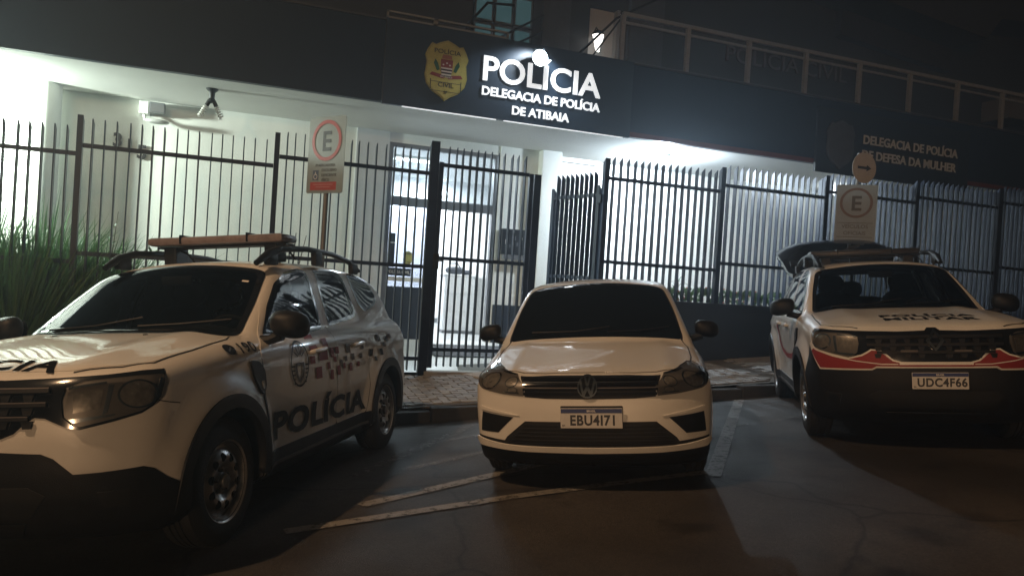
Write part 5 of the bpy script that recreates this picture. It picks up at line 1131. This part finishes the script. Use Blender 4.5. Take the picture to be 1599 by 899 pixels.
# --- the plain hatchback in the middle
def gol(label, pose):
    G = Gol; root = car_empty(label, *pose); root.name = 'hatchback_car'; P = lambda name, key, proj, shape, off, mat, th=0., res=.035, par=None: on(name, key, par or root, G, proj, shape, off, mat, th, res)
    shared('body', 'gbody', root, lambda: car_body(G, .0165))
    hood = sym([(0, .155), (.30, .16), (.44, .185), (.60, .27), (.67, .38), (.70, .65), (.70, .96), (.655, 1.10), (.40, 1.035), (0, .985)])
    P('bonnet', 'hood', 'top', poly2d([rnd(hood, .03)]), .003, paint, .007, .035)
    for q in (1, -1): P('panel_gap', 'hg%d' % q, 'top', ribbon([(q * u, v) for u, v in [(.0, .151), (.30, .155), (.445, .181), (.607, .264), (.678, .375), (.708, .65), (.708, .96), (.66, 1.108)]], .009), .0012, gapm)
    P('cowl', 'cowl', 'top', poly2d([sym([(0, .99), (.40, 1.04), (.63, 1.10), (.66, 1.15), (.4, 1.08), (0, 1.02)])]), .002, blackp, 0, .04)
    ws = [(-.665, 1.0), (-.3, .978), (0, .972), (.3, .978), (.665, 1.0), (.672, 1.035), (.63, 1.21), (.556, 1.395), (.47, 1.415), (0, 1.432), (-.47, 1.415), (-.556, 1.395), (-.63, 1.21), (-.672, 1.035)]
    P('windscreen_seal', 'wss', 'ws', poly2d([rnd([(u * 1.022, 1.2 + (v - 1.2) * 1.05) for u, v in ws], .05)]), .0015, blackp, 0, .04)
    P('windscreen', 'ws', 'ws', poly2d([rnd(ws, .05)]), .004, glass, .004, .025)
    wiper(root, G, [(-.5, 1.10), (-.15, 1.04), (.12, 1.09)]); wiper(root, G, [(.1, 1.03), (.35, 1.07), (.58, 1.17)])
    fw = [(1.32, .985), (1.55, 1.17), (1.75, 1.29), (1.95, 1.355), (2.20, 1.38), (2.22, 1.02)]; rw = [(2.29, 1.022), (2.27, 1.383), (2.70, 1.375), (3.02, 1.30), (3.22, 1.12), (3.10, 1.06)]
    fd = [(1.18, .30), (1.15, .72), (1.17, .95), (1.30, .965), (1.55, 1.20), (1.76, 1.325), (1.98, 1.395), (2.245, 1.415), (2.25, .30)]; rd = [(2.26, .30), (2.255, 1.415), (2.72, 1.41), (3.06, 1.33), (3.28, 1.12), (3.12, .82), (2.95, .66), (2.86, .45), (2.84, .30)]
    for s, pj in ((1, 'side'), (-1, 'sideL')):
        for nm, dr, win, hy in (('front', fd, fw, 2.02), ('rear', rd, rw, 2.78)):
            d_ = P('door', nm + 'd%d' % s, pj, poly2d([rnd(dr, .03)]), .003, paint, .007, .06)
            P('panel_gap', nm + 'dg%d' % s, pj, ribbon(rnd(dr, .03), .014, True), .001, gapm, 0, .06, d_)
            P('window', nm + 'w%d' % s, pj, poly2d([rnd(win, .03)]), .006, glass, 0, .035, d_)
            h_ = shared('handle', 'gh' + nm, d_, lambda hy=hy: MB().tube([(.80, hy - .11, .80), (.838, hy - .08, .803), (.842, hy + .08, .807), (.80, hy + .11, .81)], .013, 8).mesh('handle', paint, True)); h_.scale = (s, 1, 1)
        mirror_part(root, (.895, 1.36, 1.02), s, blackp, (.095, .07, .068))
        for wy, k in ((.80, 'f'), (3.267, 'r')):
            a = np.linspace(R(-5), R(185), 36)
            P('wheel_arch_lip', 'ga%s%d' % (k, s), pj, poly2d([[(wy + .352 * math.cos(t), .31 + .352 * math.sin(t)) for t in a] + [(wy + .325 * math.cos(t), .31 + .325 * math.sin(t)) for t in a[::-1]]]), .004, paint, .04, .06)
    # nose
    gz = sym([(0, .768), (20, .768), (29.5, .762), (33.6, .765), (29, .70), (28.3, .636), (20, .626), (0, .622)])
    gr = P('grille', 'gr', 'wrap', poly2d([rnd(gz, .008, 3)]), .003, blackp, .008, .025)
    for k, z in enumerate((.745, .715, .683, .653)):
        a = 28.5 + (z - .64) * 20
        P('slat', 'sl%d' % k, 'wrap', poly2d([[(-a, z - .009), (a, z - .009), (a, z + .009), (-a, z + .009)]]), .016, glossb, .011, .05, gr)
        if k in (0, 1, 2): P('slat_trim', 'slt%d' % k, 'wrap', poly2d([[(-a, z + .004), (a, z + .004), (a, z + .0085), (-a, z + .0085)]]), .0175, chrome if k < 2 else greyv, .002, .05, gr)
    c = (-.8, .694); r_ = .066; k_ = 1 / math.radians(1) / .82
    W_ = lambda pts: [(c[0] + u * k_, c[1] + v) for u, v in pts]
    em = P('emblem', 'em', 'wrap', poly2d([W_(circ((0, 0), r_, 32))]), .020, glossb, .018, .02, gr)
    P('emblem_ring', 'emr', 'wrap', ribbon(W_(circ((0, 0), r_, 40)), .001), .024, chrome) if False else None
    P('emblem_ring', 'emr', 'wrap', poly2d([W_(circ((0, 0), r_, 36)), W_(circ((0, 0), r_ * .87, 36))[::-1]]), .026, chrome, .008, .03, em)
    vv = [(-.026, .055), (-.012, .055), (0, .018), (.012, .055), (.026, .055), (.008, .004), (-.008, .004)]
    wv = [(-.055, .03), (-.043, .04), (-.024, -.025), (-.010, .0), (.010, .0), (.024, -.025), (.043, .04), (.055, .03), (.03, -.055), (.018, -.055), (0, -.018), (-.018, -.055), (-.03, -.055)]
    P('emblem_letter', 'emv', 'wrap', poly2d([W_(vv)]), .026, chrome, .006, .03, em); P('emblem_letter', 'emw', 'wrap', poly2d([W_(wv)]), .026, chrome, .006, .03, em)
    lens = [(29.2, .640), (28.8, .70), (34.9, .768), (48, .800), (59, .818), (62.5, .815), (58, .755), (51.5, .688), (48.5, .672), (38, .650)]
    trims = [[(36, .768), (48, .79), (48, .797), (36, .775)], [(31, .655), (38, .662), (38, .668), (31, .661)], [(52.5, .745), (53.6, .75), (50.6, .69), (49.6, .69)]]
    for s in (1, -1): headlight(root, G, 'gl', s, rnd(lens, .008, 3), [((46.5, .728), 5.0, .048), ((35.5, .725), 2.6, .030), ((34.0, .675), 2.2, .018)], trims)
    P('air_intake', 'in', 'wrap', poly2d([rnd(sym([(0, .478), (27.6, .478), (35.3, .372), (36.5, .345), (52, .362), (52, .347), (35.5, .323), (18, .316), (0, .314)]), .006, 3)]), .004, gapm, .006, .04)
    for k, z in enumerate((.455, .43, .405, .38, .355, .335)):
        a = 27 + (.47 - z) * 55
        P('intake_slat', 'is%d' % k, 'wrap', poly2d([[(-a, z - .004), (a, z - .004), (a, z + .004), (-a, z + .004)]]), .010, blackp, .006, .05)
    P('bumper_lip', 'lip', 'wrap', poly2d([rnd(sym([(0, .312), (29, .316), (40, .327), (52.5, .352), (54, .33), (50, .297), (29, .282), (0, .276)]), .008, 3)]), .016, paint, .014, .035)
    P('lower_valance', 'val', 'wrap', poly2d([sym([(0, .274), (29, .280), (50, .294), (60, .30), (60, .175), (0, .175)])]), .003, blackp, .004, .04)
    for s in (1, -1):
        f = (lambda A: A) if s > 0 else mirror
        P('fog_intake', 'fi%d' % s, 'wrap', poly2d([f(rnd([(32.6, .502), (48.6, .522), (49.4, .392), (39.5, .394)], .006, 3))]), .004, blackp, .006, .03)
        P('bumper_crease', 'cr%d' % s, 'wrap', poly2d([f([(30, .512), (49, .535), (50.5, .55), (49, .56), (36, .53)])]), .010, paint, .010, .04)
        P('panel_gap', 'bg%d' % s, 'wrap', ribbon(f([(56, .73), (60, .715), (66, .70)]), .005), .0012, gapm, 0, .05)
    P('plate_mount', 'pm', 'front', poly2d([rnd([(-.19, .43), (.215, .43), (.215, .58), (-.19, .58)], .008)]), .006, blackp, .01, .05)
    plate(root, 'EBU4I71', .012, -.017, .505)
    wheels(G, root, .175, .185, 8)
    return root
rootG = gol('plain white hatchback with black grille, tinted windscreen and round badge parked in the middle', (2.20423, 4.31841, .502))
# ---------------------------------------------------------------- thin mist box, added to stand in for lens glare round the lamps
hz = MB().box((-112, -112, -6), (122, 40, 13)).obj('glare_haze', None) if False else None
_m = bpy.data.materials.new('glare_mist'); _m.use_nodes = True; _n = _m.node_tree; _n.nodes.remove(_n.nodes['Principled BSDF']); _v = _n.nodes.new('ShaderNodeVolumePrincipled')
_v.inputs['Color'].default_value = (.72, .86, 1, 1); _v.inputs['Density'].default_value = .0105; _v.inputs['Anisotropy'].default_value = .62
_n.links.new(_v.outputs[0], _n.nodes['Material Output'].inputs['Volume'])
hz = MB().box((-112, -112, -8), (122, 40, 13)).obj('glare_haze', _m); hz['kind'] = 'stuff'
